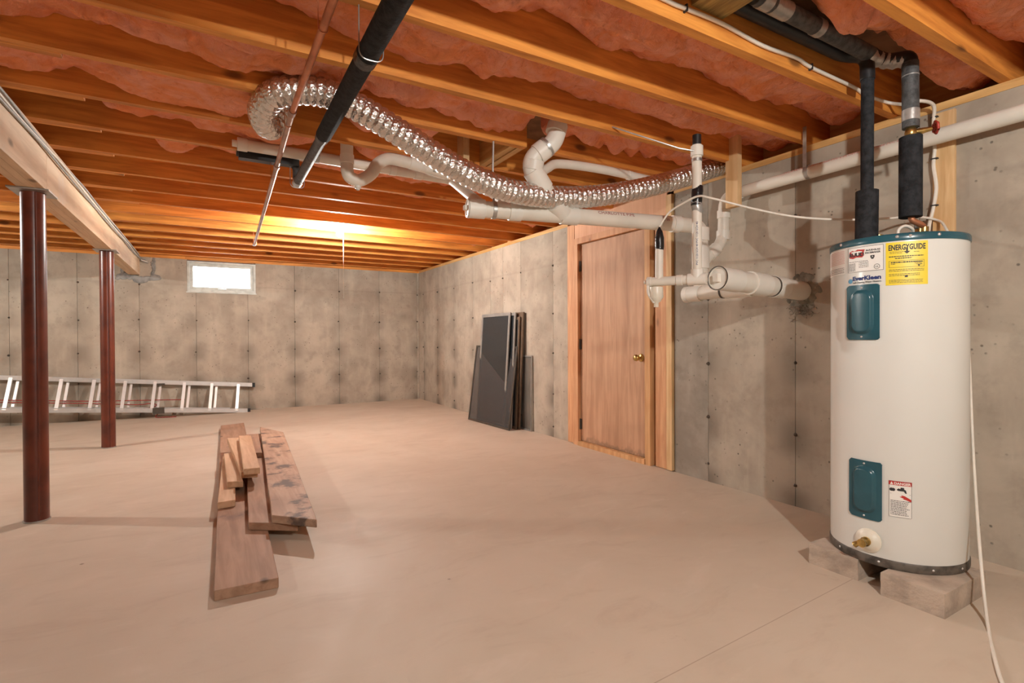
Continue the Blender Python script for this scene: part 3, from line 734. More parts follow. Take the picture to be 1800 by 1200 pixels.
# white vent pipe along the right wall
wx = 2.80
wpts = [aX(1800, 197, wx), aX(1600, 257, wx), aX(1322, 327, wx)]
zr = wpts[0].z
vpipe = thing('wall_pipe', (wx, 1.2, 1.5), 'white plastic pipe running along the top of the right wall and down to the stack', 'pipe')
k0 = V((wx, 2.15, 1.845)); k1 = V((wx, 2.17, 1.575)); k2 = V((SX + .02, SY + .0, 1.43))
mk('pipe', T(fillet([(wx, YF + .2, zr + .01), (wx, .77, zr), (wx, 1.97, zr - .004), (wx, 2.16, zr - .01), k1, k2], .07, 7), .034, 20), 'pvc', vpipe)
hub((wx, 2.06, zr - .006), (0, 1, 0), .0395, .05, vpipe); hub((wx, 2.165, 1.74), (0, 0, 1), .0395, .05, vpipe); hub((wx, 2.17, 1.61), (0, 0, 1), .0395, .06, vpipe); hub(k1.lerp(k2, .5), k2 - k1, .0395, .08, vpipe)
hb = aX(1421, 295, wx); bh = band((wx, hb.y, zr), (0, 1, 0), .0372, .022, 'steel', 'hanger_band', vpipe)
bm = NB(); box(bm, wx - .036, hb.y - .010, zr + .02, wx - .0345, hb.y + .010, ZJ + .06); mk('hanger_strap', bm, 'steel', bh)
bm = NB(); 
lt = text_bm('PVC 2 IN DWV ASTM D2665 PVC 2 IN DWV ASTM D2665 PVC 2 IN DWV', .020)
mk('lettering', on_pipe(lt, (wx, 1.75, zr), (0, -1, 0), .034, .5), 'inkpink', vpipe)

# condensate standpipe with tape, side riser and drip cup
cs = thing('condensate_drain', (2.11, 1.79, 1.13), 'thin white standpipe with black tape, side riser and drip cup', 'pipe')
s0, s1 = V((2.112, 1.789, 1.262)), V((2.112, 1.789, 1.93))
sl = V((1.998, 1.995, 1.262)); su = (sl - s0).normalized()
mk('standpipe', T([s0, s1], .0235, 18), 'pvc', cs)
mk('cross_pipe', T([V((2.137, 1.752, 1.263)), s0, sl], .0235, 18), 'pvc', cs)
band(s1 - V((0, 0, .03)), (0, 0, 1), .030, .05, 'pvcwhite', 'top_collar', cs); band(s1 - V((0, 0, .075)), (0, 0, 1), .0255, .016, 'steel', 'clamp', cs)
mk('black_plug', T([s1 - V((0, 0, .01)), s1 + V((0, 0, .05))], .021, 16), 'blackpipe', cs)
hub(s0 + V((0, 0, .025)), (0, 0, 1), .030, .05, cs, name='tee'); hub(s0, su, .030, .09, cs, name='tee'); hub(s0 + su * .085, su, .0275, .03, cs)
band(sl + su * .004, su, .027, .022, 'pvcwhite', 'end_cap', cs); band(sl + su * .022, su, .011, .02, 'pvcwhite', 'end_cap', cs)
tz = aD(1226, 352, 2.6).z
tb = NB(); lathe(tb, [(.0245, -.05), (.0265, -.045), (.027, 0), (.0285, .025), (.026, .05), (.0245, .052)], (2.112, 1.789, tz + .02), (.12, 0, 1), 18); mk('black_tape', tb, 'blacktape', cs)
tb = NB(); lathe(tb, [(.0245, -.03), (.0268, -.025), (.0268, .02), (.0245, .03)], (2.112, 1.789, tz - .035), (-.25, 0, 1), 18); mk('clear_tape', tb, 'tape', cs)
r0 = s0 + su * .19
mk('riser', T([r0, (r0.x + .004, r0.y, 1.50)], .0205, 16), 'pvc', cs)
tb = NB(); lathe(tb, [(.0212, -.05), (.0235, -.03), (.0235, .012), (.016, .045), (.006, .065), (.004, .07)], (r0.x + .004, r0.y, 1.475), (0, 0, 1), 16); mk('black_tape', tb, 'blacktape', cs)
cu = V((r0.x - .01, r0.y + .01, 1.237))
bm = NB(); lathe(bm, [(.010, 0), (.034, .004), (.036, .03), (.036, .055), (.024, .078), (.012, .086), (.012, .108), (.0, .108)], cu, (0, 0, -1), 18); mk('drip_cup', bm, 'plasticwhite', cs)
bm = NB(); tube(bm, smooth([sl + su * .01, cu + V((-.028, .03, .0)), cu + V((-.034, .02, -.04)), cu + V((-.015, 0, -.085))], 5), .007, 8); mk('cup_tube', bm, 'pvcwhite', cs)
bm = NB(); p = aY(1212, 264, 1.79); tube(bm, [(2.085, 1.785, p.z), (2.02, 1.82, p.z + .012), (1.80, JY(3) - .003, ZJ + .02)], .004, 6); mk('hanger_wire', bm, 'steel', cs)
lt = text_bm('PVC 1120 SCH 40 PVC 1120 SCH 40', .014)
for v in lt.verts: v.co = V((v.co.x, v.co.y, v.co.z))
vd = V((-.76, -.65, 0)).normalized(); vs_ = V((.65, -.76, 0)).normalized()
for v in lt.verts:
    a = -.2 + v.co.y / .0235; v.co = V((2.112, 1.789, 1.33 + v.co.x)) + (.0241 + v.co.z) * (math.cos(a) * vd - math.sin(a) * vs_)
mk('lettering', lt, 'inkblue', cs)

# wood hanger for the wall pipe and the cable board
hx = 2.738
mk_ = mk('hanger_board', B(hx - .019, 2.005, 1.752, hx + .019, 2.098 - .01, 2.25, bev=.003), 'stud'); tag(mk_, 'upright pine board nailed to a joist end, hanging beside the wall pipe', 'board')
bm = NB(); box(bm, XR - .020, 1.018, 1.40, XR - .001, 1.098, 1.985); bevel(bm, .002)
tag(mk('cable_board', bm, 'stud'), 'pale pine board fixed to the concrete wall behind the heater pipes', 'board')

# ------------------------------------------------------------------ cable on the joist and down the board
yc = JY(1) - .008
cpts = [aY(1020, -75, yc), aY(1170, 0, yc), aY(1205, 15, yc), aY(1270, 42, yc), aY(1340, 80, yc), aY(1400, 102, yc), aY(1425, 118, yc), aY(1500, 153, yc), aY(1520, 166, yc), aY(1560, 180, yc), aY(1590, 183, 1.16), V((2.74, 1.10, 2.02)), V((2.835, 1.082, 2.015)), aX(1641, 215, XR - .027), aX(1643, 260, XR - .027), aX(1641, 290, XR - .027), aX(1646, 330, XR - .027), aX(1640, 368, XR - .027), aX(1634, 392, XR - .03), V((2.80, 1.10, 1.39)), V((2.62, 1.10, 1.375))]
wc = thing('electrical_cable', (2.4, yc, 1.37), 'white electrical cable stapled along a joist and down the pale board to the heater', 'cable')
mk('sheath', T(smooth(cpts, 6), .0075, 10), 'cablewhite', wc)
for p in (cpts[2], cpts[6]): mk('staple', B(p.x - .003, yc - .009, p.z - .012, p.x + .003, yc + .008, p.z + .012), 'ink', wc)
for y in (206, 279, 361):
    p = aX(1643, y, XR - .027); mk('staple', B(XR - .036, p.y - .013, p.z - .0025, XR - .02, p.y + .013, p.z + .0025), 'ink', wc)

# ------------------------------------------------------------------ heater
HXc, HYc, HR = 2.455, 1.064, .231
wh = thing('water_heater', (HXc, HYc, .086), 'tall white water heater with teal panels standing on cement blocks', 'water heater')
z0, z1, z2 = .118, 1.334, 1.362
bm = NB(); lathe(bm, [(HR, z0), (HR, z1)], (HXc, HYc, 0), seg=72); mk('tank', bm, 'enamel', wh)
bm = NB(); lathe(bm, [(HR - .01, .087), (HR + .002, .087), (HR + .0035, .092), (HR + .0035, .116), (HR + .001, .120), (HR - .004, .120)], (HXc, HYc, 0), seg=72); rg = mk('bottom_ring', bm, 'ringdark', wh)
bm = NB(); lathe(bm, [(HR - .006, z1 - .002), (HR + .003, z1 - .001), (HR + .004, z1 + .004), (HR + .004, z2 - .008), (HR, z2 - .002), (HR - .008, z2), (0, z2 + .004)], (HXc, HYc, 0), seg=72); lid = mk('top_lid', bm, 'teal', wh)
def cyl_hit(px, py):
    d = ray(px, py); o = EYE - V((HXc, HYc, 0)); a = d.x ** 2 + d.y ** 2; b_ = o.x * d.x + o.y * d.y; c = o.x ** 2 + o.y ** 2 - HR ** 2
    dis = b_ * b_ - a * c; t = (-b_ - math.sqrt(max(dis, 0))) / a; p = EYE + d * t
    return math.atan2(p.y - HYc, p.x - HXc), p.z
def cp_(th, z, r): return V((HXc + r * math.cos(th), HYc + r * math.sin(th), z))
ANG = lambda t: t if t >= 0 else t + 2 * PI
def on_tank(t0, s, z, r=HR): return cp_(t0 + s / HR, z, r)       # s runs to the viewer's right
def patch(bm, t0, t1, za, zb, h, nu=10, nv=8):
    g = []
    for i in range(nu + 1):
        row = []
        for j in range(nv + 1):
            u, v = i / nu, j / nv; hh = h(u, v) if callable(h) else h
            row.append(bm.verts.new(cp_(t0 + (t1 - t0) * u, za + (zb - za) * v, HR + hh)))
        g.append(row)
    for i in range(nu):
        for j in range(nv):
            f = bm.faces.new((g[i][j], g[i + 1][j], g[i + 1][j + 1], g[i][j + 1])); f.smooth = True
def wrap(bm, t0, s0, z0_, h=.0012):
    for v in bm.verts: v.co = on_tank(t0, s0 + v.co.x, z0_ + v.co.y, HR + h + v.co.z)
    return bm
screw_me = None
def screw(th, z, parent, r=.004):
    bm = NB(); d = V((math.cos(th), math.sin(th), 0)); lathe(bm, [(r, 0), (r, .0015), (r * .5, .003), (0, .003)], cp_(th, z, HR + .004), d, 10); return mk('screw', bm, 'alu', parent)
for (px0, py0, px1, py1, nm) in ((1490, 500, 1547, 597, 1), (1494, 809, 1551, 911, 2)):
    ta, tb_ = ANG(cyl_hit(px0, (py0 + py1) / 2)[0]), ANG(cyl_hit(px1, (py0 + py1) / 2)[0])
    zc = .5 * (cyl_hit((px0 + px1) / 2, py0)[1] + cyl_hit((px0 + px1) / 2, py1)[1]); zh = abs(cyl_hit((px0 + px1) / 2, py0)[1] - cyl_hit((px0 + px1) / 2, py1)[1]) / 2
    wid = abs(tb_ - ta) * HR; hgt = 2 * zh
    def prof(u, v):
        x, y = (u - .5) * wid, (v - .5) * hgt
        def rr(hx_, hy_, rad): 
            qx, qy = max(abs(x) - hx_ + rad, 0), max(abs(y) - hy_ + rad, 0); return math.hypot(qx, qy) - rad + min(max(abs(x) - hx_ + rad, abs(y) - hy_ + rad), 0)
        d1 = rr(wid / 2, hgt / 2, .014); d2 = rr(wid * .31, hgt * .38, wid * .26)
        h = .0045 if d1 < .0005 else -.002
        h += .011 * min(1, max(0, -d2 / .010 + .3)) ** .8
        return h
    bm = NB(); patch(bm, ta, tb_, zc - zh, zc + zh, prof, 56, 84)
    pn = mk('access_panel', bm, 'teal', wh)
    tm = (ta + tb_) / 2; screw(tm, zc + zh - .012, pn); screw(tm, zc - zh + .012, pn)
def rect_tank(px0, py0, px1, py1):
    ta, tb_ = ANG(cyl_hit(px0, (py0 + py1) / 2)[0]), ANG(cyl_hit(px1, (py0 + py1) / 2)[0]); xm = (px0 + px1) / 2
    return ta, tb_, cyl_hit(xm, py1)[1], cyl_hit(xm, py0)[1]
def sticker(r, mat, name='label_sticker'):
    bm = NB(); patch(bm, *r, .0008, 12, 2); return mk(name, bm, mat, wh)
def lines(par, t0, rows, mat='ink', nm='fine_print', h=.0013):
    """rows of illegible fine print: broken thin strokes"""
    bm = NB()
    for s0, s1, z, t in rows:
        s = s0
        while s < s1:
            e_ = min(s1, s + random.uniform(.003, .009)); p = [on_tank(t0, a, z + b_, HR + h) for a, b_ in ((s, 0), (e_, 0), (e_, t), (s, t))]
            bm.faces.new([bm.verts.new(x) for x in p]); s = e_ + .0014
    o = mk(nm, bm, mat, par); o['kind'] = 'stuff'; return o
def frame_lines(par, t0, s0, s1, za, zb, t=.0009, mat='ink'):
    bm = NB()
    for a, b_, c, d in ((s0, s1, za, za + t), (s0, s1, zb - t, zb), (s0, s0 + t, za, zb), (s1 - t, s1, za, zb)):
        n = 8 if b_ - a > .01 else 1
        for i in range(n):
            x, y = a + (b_ - a) * i / n, a + (b_ - a) * (i + 1) / n
            bm.faces.new([bm.verts.new(on_tank(t0, u, z, HR + .0013)) for u, z in ((x, c), (y, c), (y, d), (x, d))])
    return mk('border', bm, mat, par)
def letters(par, t0, s, z, body, size, mat='ink', align='LEFT', bold=0., squash=1.):
    bm = text_bm(body, size, .0002, align, bold)
    for v in bm.verts: v.co.x *= squash
    return mk('lettering', wrap(bm, t0, s, z), mat, par)
def poly(par, t0, pts, mat, nm='emblem', h=.0014):
    bm = NB(); bm.faces.new([bm.verts.new(on_tank(t0, s, z, HR + h)) for s, z in pts]); return mk(nm, bm, mat, par)
# yellow efficiency label
ya = rect_tank(1557, 424, 1631, 500); st = sticker(ya, 'labelyellow'); t0 = ya[0]; Wd = abs(ya[1] - ya[0]) * HR; H0, H1 = ya[2], ya[3]; Hh = H1 - H0
letters(st, t0, Wd * .5, H1 - .030, 'ENERGYGUIDE', .0285, align='CENTER', bold=.0009, squash=Wd * .86 / .186)
poly(st, t0, [(Wd * .50 + a, H1 - .040 + b_) for a, b_ in ((-.003, .018), (.003, .018), (.003, .004), (.010, .004), (0, -.006), (-.010, .004), (-.003, .004))], 'ink', 'arrow')
lines(st, t0, [(.012, Wd * .42, H1 - .037, .0014), (.012, Wd * .4, H1 - .042, .0014), (Wd * .66, Wd * .8, H1 - .040, .0014), (.010, Wd - .014, H1 - .056, .0034), (Wd * .22, Wd - .05, H1 - .063, .0034)] +
      [(.010, Wd - .012, H0 + .057 - .0055 * i, .0018) for i in range(2)] + [(.010, Wd * .8, H0 + .040 - .0055 * i, .0018) for i in range(2)] + [(.010, Wd - .016, H0 + .018 - .0050 * i, .0016) for i in range(3)])
frame_lines(st, t0, .010, Wd - .012, H0 + .066, H1 - .070)
lines(st, t0, [(.016, Wd - .018, H0 + .083, .0042), (Wd * .45, Wd * .52, H0 + .028, .0062), (Wd * .68, Wd * .88, H1 - .078, .002), (Wd * .68, Wd * .85, H1 - .083, .002), (.016, .030, H0 + .078, .002), (Wd - .036, Wd - .018, H0 + .074, .002)], nm='scale_bar')
poly(st, t0, [(Wd * .78 - .004, H1 - .088), (Wd * .78 + .004, H1 - .088), (Wd * .78, H1 - .096)], 'ink', 'arrow')
# white maker's label
ya = rect_tank(1491, 432, 1554, 477); st = sticker(ya, 'labelwhite'); t0 = ya[0]; Wd = abs(ya[1] - ya[0]) * HR; H0, H1 = ya[2], ya[3]; Hh = H1 - H0
frame_lines(st, t0, .001, Wd - .001, H0 + .001, H1 - .001, .0014)
lw = Wd * .48
fl = [(.006, H1 - .030), (.008, H1 - .017), (.020, H1 - .012), (.030, H1 - .015), (.042, H1 - .010), (lw + .006, H1 - .013), (lw + .002, H1 - .020), (lw + .004, H1 - .034), (lw - .004, H1 - .043), (.036, H1 - .041), (.024, H1 - .045), (.008, H1 - .041)]
poly(st, t0, fl, 'inkred', 'flame_emblem')
bm = NB()
bm.faces.new([bm.verts.new(on_tank(t0, s, z, HR + .0016)) for s, z in ((.005, H1 - .039), (lw + .004, H1 - .034), (lw + .004, H1 - .020), (.005, H1 - .023))]); mk('white_bar', bm, 'labelwhite', st)
bmw = text_bm('RUUD', .0195, .0002, 'LEFT', .0007)
for v in bmw.verts: v.co.x *= lw / .052 * .92
mk('lettering', wrap(bmw, t0, .006, H1 - .0365, .0019), 'ink', st)
letters(st, t0, Wd * .55, H1 - .021, 'RUUDGLAS', .0088, bold=.0003, squash=Wd * .4 / .050); letters(st, t0, Wd * .53, H1 - .031, 'PACEMAKER', .0088, bold=.0003, squash=Wd * .43 / .055)
def ring_poly(par, t0, s, z, r0_, r1_, mat='ink', n=20, nm='certification_mark'):
    bm = NB()
    for i in range(n):
        a, b_ = 2 * PI * i / n, 2 * PI * (i + 1) / n
        bm.faces.new([bm.verts.new(on_tank(t0, s + r * math.cos(q), z + r * math.sin(q), HR + .0014)) for r, q in ((r0_, a), (r1_, a), (r1_, b_), (r0_, b_))])
    return mk(nm, bm, mat, par)
poly(st, t0, [(Wd * .72 + a, H1 - .046 + b_) for a, b_ in ((-.007, .007), (.007, .007), (.007, .0), (.004, -.006), (0, -.008), (-.004, -.006), (-.007, 0))], 'ink', 'shield_mark')
letters(st, t0, Wd * .72, H1 - .048, 'A', .010, 'labelwhite', 'CENTER')
ring_poly(st, t0, Wd * .83, H0 + .016, .0085, .0100); letters(st, t0, Wd * .83, H0 + .0125, 'UL', .0095, align='CENTER')
lines(st, t0, [(.005, Wd * .25, H0 + .034 - .0045 * i, .0020) for i in range(7)] + [(Wd * .35, Wd * .62, H0 + .036 - .006 * i, .0018) for i in range(4)] + [(Wd * .05, Wd * .6, H0 + .042, .0016)])
# EverKleen print and its globe
ya = rect_tank(1492, 481, 1554, 499); t0 = ya[0]; Wd = abs(ya[1] - ya[0]) * HR
letters(wh, t0, .019, ya[2] + .017, 'EverKleen', .0225, 'inkblue', bold=.0009, squash=(Wd - .02) / .100)
letters(wh, t0, .020, ya[2] + .005, 'Self-Cleaning Water Heaters', .0105, 'ink', squash=(Wd - .022) / .130)
ring_poly(wh, t0, .009, ya[2] + .016, 0.0001, .0095, 'inkcyan', nm='globe_emblem')
# faded red warning label round the side
ta = ANG(cyl_hit(1459.5, 460)[0]); tb_ = ANG(cyl_hit(1487, 460)[0]); zb_ = cyl_hit(1475, 484)[1]; zt_ = cyl_hit(1475, 440)[1]
ya = (ta, tb_, zb_, zt_); st = sticker(ya, 'labelwhite'); t0 = ya[0]; Wd = abs(ya[1] - ya[0]) * HR
lines(st, t0, [(.006, Wd - .006, zt_ - .010 - .0062 * i, .0022) for i in range(9)], 'inkpink'); lines(st, t0, [(.006, Wd - .008, zb_ + .026 - .0062 * i, .0018) for i in range(4)])
# danger label
ya = rect_tank(1562, 846, 1603, 910); st = sticker(ya, 'labelwhite'); t0 = ya[0]; Wd = abs(ya[1] - ya[0]) * HR; H0, H1 = ya[2], ya[3]; Hh = H1 - H0
frame_lines(st, t0, .001, Wd - .001, H0 + .001, H1 - .001, .0010)
bm = NB(); patch(bm, ya[0], ya[1], H1 - Hh * .115, H1, .0012, 8, 1); mk('red_header', bm, 'inkred', st)
bmw = text_bm('DANGER', .0128, .0002, 'LEFT', .0004)
for v in bmw.verts: v.co.x *= Wd * .72 / .052
mk('lettering', wrap(bmw, t0, Wd * .23, H1 - Hh * .095, .0016), 'labelwhite', st)
bm = NB(); bm.faces.new([bm.verts.new(on_tank(t0, s, z, HR + .0016)) for s, z in ((Wd * .06, H1 - Hh * .10), (Wd * .20, H1 - Hh * .10), (Wd * .13, H1 - Hh * .02))]); mk('warning_triangle', bm, 'labelwhite', st)
for s in (.12, .20): ring_poly(st, t0, Wd * s, H1 - Hh * .24, .0003, .0062, nm='tap_picture')
poly(st, t0, [(Wd * a, H1 - Hh * b_) for a, b_ in ((.36, .22), (.44, .19), (.5, .21), (.52, .165), (.66, .165), (.67, .21), (.74, .23), (.78, .32), (.70, .31), (.66, .265), (.42, .265), (.36, .25))], 'ink', 'tap_picture')
poly(st, t0, [(Wd * a, H1 - Hh * b_) for a, b_ in ((.46, .42), (.58, .40), (.54, .37), (.70, .39), (.97, .475), (.97, .54), (.74, .49), (.60, .475), (.66, .46))], 'inkred', 'hand_picture')
poly(st, t0, [(Wd * a, H1 - Hh * b_) for a, b_ in ((.06, .345), (.95, .345), (.95, .350), (.06, .350))], 'ink', 'border')
lines(st, t0, [(.006, Wd * random.uniform(.75, .95), H1 - Hh * (.55 + .042 * i), .0022) for i in range(10)])
# drain valve
th, zz = cyl_hit(1527, 949); dn = V((math.cos(th), math.sin(th), 0)); bm = NB()
lathe(bm, [(.046, 0), (.046, .005), (.036, .010), (.030, .018), (.020, .020)], cp_(th, zz, HR), dn, 28); dv = mk('drain_valve', bm, 'plasticwhite', wh)
bm = NB(); p0_ = cp_(th, zz, HR + .018); lathe(bm, [(.017, 0), (.018, .012), (.013, .016), (.013, .032), (.016, .034), (.016, .040), (0, .041)], p0_, dn, 14)
tube(bm, [p0_ + dn * .020, p0_ + dn * .026 + V((-.006, .018, -.008)), p0_ + dn * .024 + V((-.008, .028, -.016))], [.009, .010, .0115], 12); mk('spigot', bm, 'brass', dv)
for px in (1478, 1545, 1690, 1640):
    th = cyl_hit(px, 960 if px < 1500 else 995)[0]; bm = NB(); lathe(bm, [(.005, 0), (.004, .002), (0, .003)], cp_(th, .104, HR + .003), (math.cos(th), math.sin(th), 0), 8); mk('screw', bm, 'alu', rg)
for px in (1480, 1577, 1600, 1650):
    th = cyl_hit(px, 425)[0]; bm = NB(); lathe(bm, [(.006, 0), (.005, .002), (0, .003)], cp_(th, 1.348, HR + .004), (math.cos(th), math.sin(th), 0), 8); mk('screw', bm, 'alu', lid)
# cable loop and fittings on the lid
zt = z2 + .002
mk('lid_cable', T(smooth([(2.37, 1.02, zt - .004), (2.372, 1.02, zt + .03), (2.40, 1.01, zt + .048), (2.44, 1.0, zt + .036), (2.48, 1.02, zt + .004)], 6), .006, 8), 'cablewhite', lid)
bm = NB(); lathe(bm, [(.014, 0), (.014, .02), (.02, .022), (.02, .04), (.012, .044), (0, .045)], (2.475, 1.14, zt), seg=8); box(bm, 2.45, 1.135, zt + .03, 2.475, 1.145, zt + .04); mk('relief_valve', bm, 'brass', lid)

# cement blocks
def block(x0, x1, y0, y1, h, label, rz=0.):
    bm = NB(); box(bm, x0, y0, 0.0, x1, y1, h); bevel(bm, .007, 2)
    bmesh.ops.subdivide_edges(bm, edges=[e for e in bm.edges if e.calc_length() > .05], cuts=5, use_grid_fill=True)
    for v in bm.verts:
        if v.co.z > .001: v.co += V((noise.noise(v.co * 22), noise.noise(v.co * 22 + V((5, 0, 0))), .3 * noise.noise(v.co * 22 + V((0, 5, 0))))) * .0035
        if v.co.z > h - .012: v.co.z = min(v.co.z, h)
    return tag(mk('cement_block', bm, 'cinder'), label, 'block', 'cement blocks under the heater')
block(2.222, 2.60, 1.095, 1.290, .086, 'low cement block under the heater, on the door side')
block(2.176, 2.52, .795, .993, .086, 'cement block jutting out under the heater where the white cable hangs')

# ------------------------------------------------------------------ heater supply pipes
hp = thing('hot_water_pipe', (2.352, 1.126, z2), 'black foam-covered pipe rising from the heater top, in two thicknesses', 'pipe')
mk('foam_sleeve', T([(2.349, 1.126, z2 + .004), (2.354, 1.126, 1.572)], .041, 22), 'foam', hp)
mk('foam_sleeve', T([(2.354, 1.126, 1.565), (2.357, 1.126, 2.04)], .0235, 18), 'foam', hp)
mk('elbow', T(fillet([(2.357, 1.126, 2.03), (2.357, 1.128, 2.13), (2.30, 1.19, 2.145), (1.61, 1.195, 2.145)], .05, 6), .027, 16), 'blackpipe', hp)
cw = thing('cold_water_pipe', (2.45, 1.012, z2), 'grey and black foam-covered pipe with brass valve above the heater', 'pipe')
mk('foam_sleeve', T([(2.449, 1.011, 1.452), (2.452, 1.012, 1.775)], .0395, 22), 'foam', cw)
mk('foam_sleeve', T([(2.452, 1.012, 1.812), (2.452, 1.014, 2.075)], .029, 20), 'foamgrey', cw)
band((2.452, 1.012, 1.862), (0, 0, 1), .0305, .045, 'tape', 'tape', cw)
band((2.452, 1.013, 2.02), (0, 0, 1), .0296, .006, 'tape', 'tape', cw)
mk('elbow', T(fillet([(2.452, 1.014, 2.055), (2.452, 1.016, 2.10), (2.42, 1.09, 2.105), (2.36, 1.118, 2.132)], .04, 6), .0275, 16), 'blackpipe', cw)
mk('tape_wrap', T(smooth([(2.449, 1.035, 2.096), (2.43, 1.07, 2.10), (2.40, 1.10, 2.112), (2.35, 1.12, 2.125)], 5), [.029 + .003 * math.sin(i * 1.9) for i in range(16)], 14), 'tape', cw)
mk('foam_sleeve', T([(2.37, 1.118, 2.132), (1.61, 1.118, 2.132)], .030, 18), 'foamgrey', cw)
for x, w_ in ((1.98, .035), (1.66, .05), (1.745, .09)): band((x, 1.118, 2.132), (1, 0, 0), .0325, w_, 'tape', 'tape', cw)
bm = NB(); lathe(bm, [(.012, 1.772), (.018, 1.777), (.021, 1.792), (.018, 1.808), (.012, 1.815)], (2.452, 1.012, 0), seg=12); tube(bm, [(2.452, 1.012, 1.793), (2.475, .985, 1.795), (2.497, .958, 1.80)], [.012, .012, .008], 10); vl = mk('valve', bm, 'brass', cw)
bm = NB(); vo_ = V((2.505, .948, 1.803)); ax = V((.66, -.75, .1)).normalized(); n1 = ax.orthogonal().normalized(); n2 = ax.cross(n1)
ringp = [vo_ + .021 * (math.cos(2 * PI * i / 24) * n1 + math.sin(2 * PI * i / 24) * n2) * (1 + .12 * math.cos(6 * 2 * PI * i / 24)) for i in range(25)]
tube(bm, ringp, .0052, 8, False)
for i in range(3): a = PI * i / 3; tube(bm, [vo_ - .02 * (math.cos(a) * n1 + math.sin(a) * n2), vo_ + .02 * (math.cos(a) * n1 + math.sin(a) * n2)], .004, 6)
mk('valve_wheel', bm, 'redpaint', vl)
mk('copper_elbow', T(fillet([(2.452, 1.011, 1.46), (2.455, 1.008, 1.440), (2.485, .992, 1.425), (2.512, .99, 1.418), (2.513, .99, z2 + .003)], .02, 5), .0115, 14), 'copper', cw)
bm = NB(); lathe(bm, [(.016, 0), (.016, .02), (.013, .022), (.013, .03), (.017, .032), (.017, .05), (.012, .052)], (2.513, .99, z2 + .003), seg=8); mk('union_nut', bm, 'brass', cw)
tk = thing('relief_valve', (2.60, 1.03, z2), 'small brass relief valve with pipe on the heater lid', 'valve')
bm = NB(); lathe(bm, [(.014, 0), (.014, .03), (.018, .032), (.018, .06), (.012, .064)], (2.60, 1.04, z2 + .001), seg=8); mk('brass_body', bm, 'brass', tk)
bm = NB(); lathe(bm, [(.017, 0), (.019, .006), (.019, .018), (.012, .022)], (2.60, 1.04, z2 + .064), seg=12); mk('cap', bm, 'scrframe', tk)

# thin white tube from the drain to the heater and down to the floor
cb = [V((r0.x + .004, r0.y, 1.545)), aD(1168, 384, 2.69), aD(1180, 370, 2.67), aD(1205, 355, 2.61), V((2.085, 1.757, tz + .01)), aD(1250, 348, 2.53), aD(1330, 368, 2.5), aD(1400, 381, 2.45), aD(1480, 386, 2.40), aD(1560, 384, 2.40), aD(1600, 380, 2.40), aD(1645, 386, 2.37), aD(1662, 400, 2.30), V((2.79, .985, 1.33)), V((2.79, .95, 1.1)), aD(1704, 640, 2.15), aD(1711, 800, 2.06), aD(1722, 960, 1.88), aD(1735, 1090, 1.755), aZ(1752, 1170, .006), aZ(1768, 1215, .006), aZ(1800, 1290, .006)]
tag(mk('condensate_tube', T(smooth(cb, 8), .0052, 10), 'cablewhite'), 'thin white tube from the taped riser across to the heater and down to the floor', 'tube')

# blocking between joists
bm = NB(); box(bm, 1.44, JY(0) + JT + .002, 2.112, 1.60, JY(1) - .002, 2.15); bevel(bm, .004)
tag(mk('blocking_board', bm, 'oldblock'), 'weathered greenish blocking board between two joists beside the taped pipe', 'board')

# ------------------------------------------------------------------ planks on the floor
def plank(name, a0, a1, b0, b1, zb, zt, mat, label, zb1=None, group='loose boards piled on the floor', cat='board', taper=0.):
    """near edge a0..a1, far edge b0..b1 (xy pairs), bottom and top heights"""
    bm = NB(); n = 10; z1_ = 0 if zb1 is None else zb1 - zb; sec = []
    for i in range(n + 1):
        u = i / n; l_ = V((*a0, 0)).lerp(V((*b0, 0)), u); r_ = V((*a1, 0)).lerp(V((*b1, 0)), u); dz = z1_ * u
        w_ = .0015 * noise.noise(V((zb * 90 + u * 5, 3, a0[0] * 10)))
        sec.append([bm.verts.new((l_.x + w_, l_.y, zb + dz)), bm.verts.new((r_.x + w_, r_.y, zb + dz)), bm.verts.new((r_.x + w_, r_.y, zt + dz)), bm.verts.new((l_.x + w_, l_.y, zt + dz))])
    for s, e_ in zip(sec, sec[1:]):
        for k in range(4): bm.faces.new((s[k], s[(k + 1) % 4], e_[(k + 1) % 4], e_[k]))
    bm.faces.new(sec[0]); bm.faces.new(sec[-1][::-1]); bmesh.ops.recalc_face_normals(bm, faces=bm.faces); bevel(bm, .0025)
    return tag(mk(name, bm, mat), label, cat, group)
G = lambda px, py, z: tuple(aZ(px, py, z))[:2]
plank('plank', (.006, 2.222), (.226, 2.216), (.096, 6.42), (.322, 6.50), 0, .04, 'plank', 'longest flat grey-brown plank, on the floor under the others')
plank('plank', (.262, 2.93), (.408, 2.88), (.36, 5.35), (.51, 5.30), 0, .04, 'plank', 'plank mostly hidden below the stained plank, lying on the floor')
plank('plank', G(437, 918, .079), (.362, 2.70), (.285, 5.46), (.47, 5.42), .041, .079, 'plank', 'dark grey-brown plank lying middle of the pile, under the stained plank')
plank('plank', G(478, 905, .119), G(557, 913, .119), G(457, 750, .119), G(498, 759, .119), .080, .119, 'plankdirty', 'pale plank with black stains on top of the pile')
plank('plank', (.262, 4.37), (.334, 4.33), (.30, 5.2), (.372, 5.2), .080, .117, 'plank', 'short brown plank lying crosswise at the far end, beside the stained plank')
g2 = 'short pale two-by-fours on the pile'
plank('lumber_offcut', (.030, 3.272), (.117, 3.280), (.080, 4.55), (.160, 4.55), .041, .078, 'offcut', 'lowest pale offcut, its sawn end nearest the long plank end', group=g2)
plank('lumber_offcut', (.083, 3.56), (.168, 3.53), (.085, 4.45), (.165, 4.46), .079, .116, 'offcut', 'pale offcut resting on the lowest one, beside the crossed pair', group=g2)
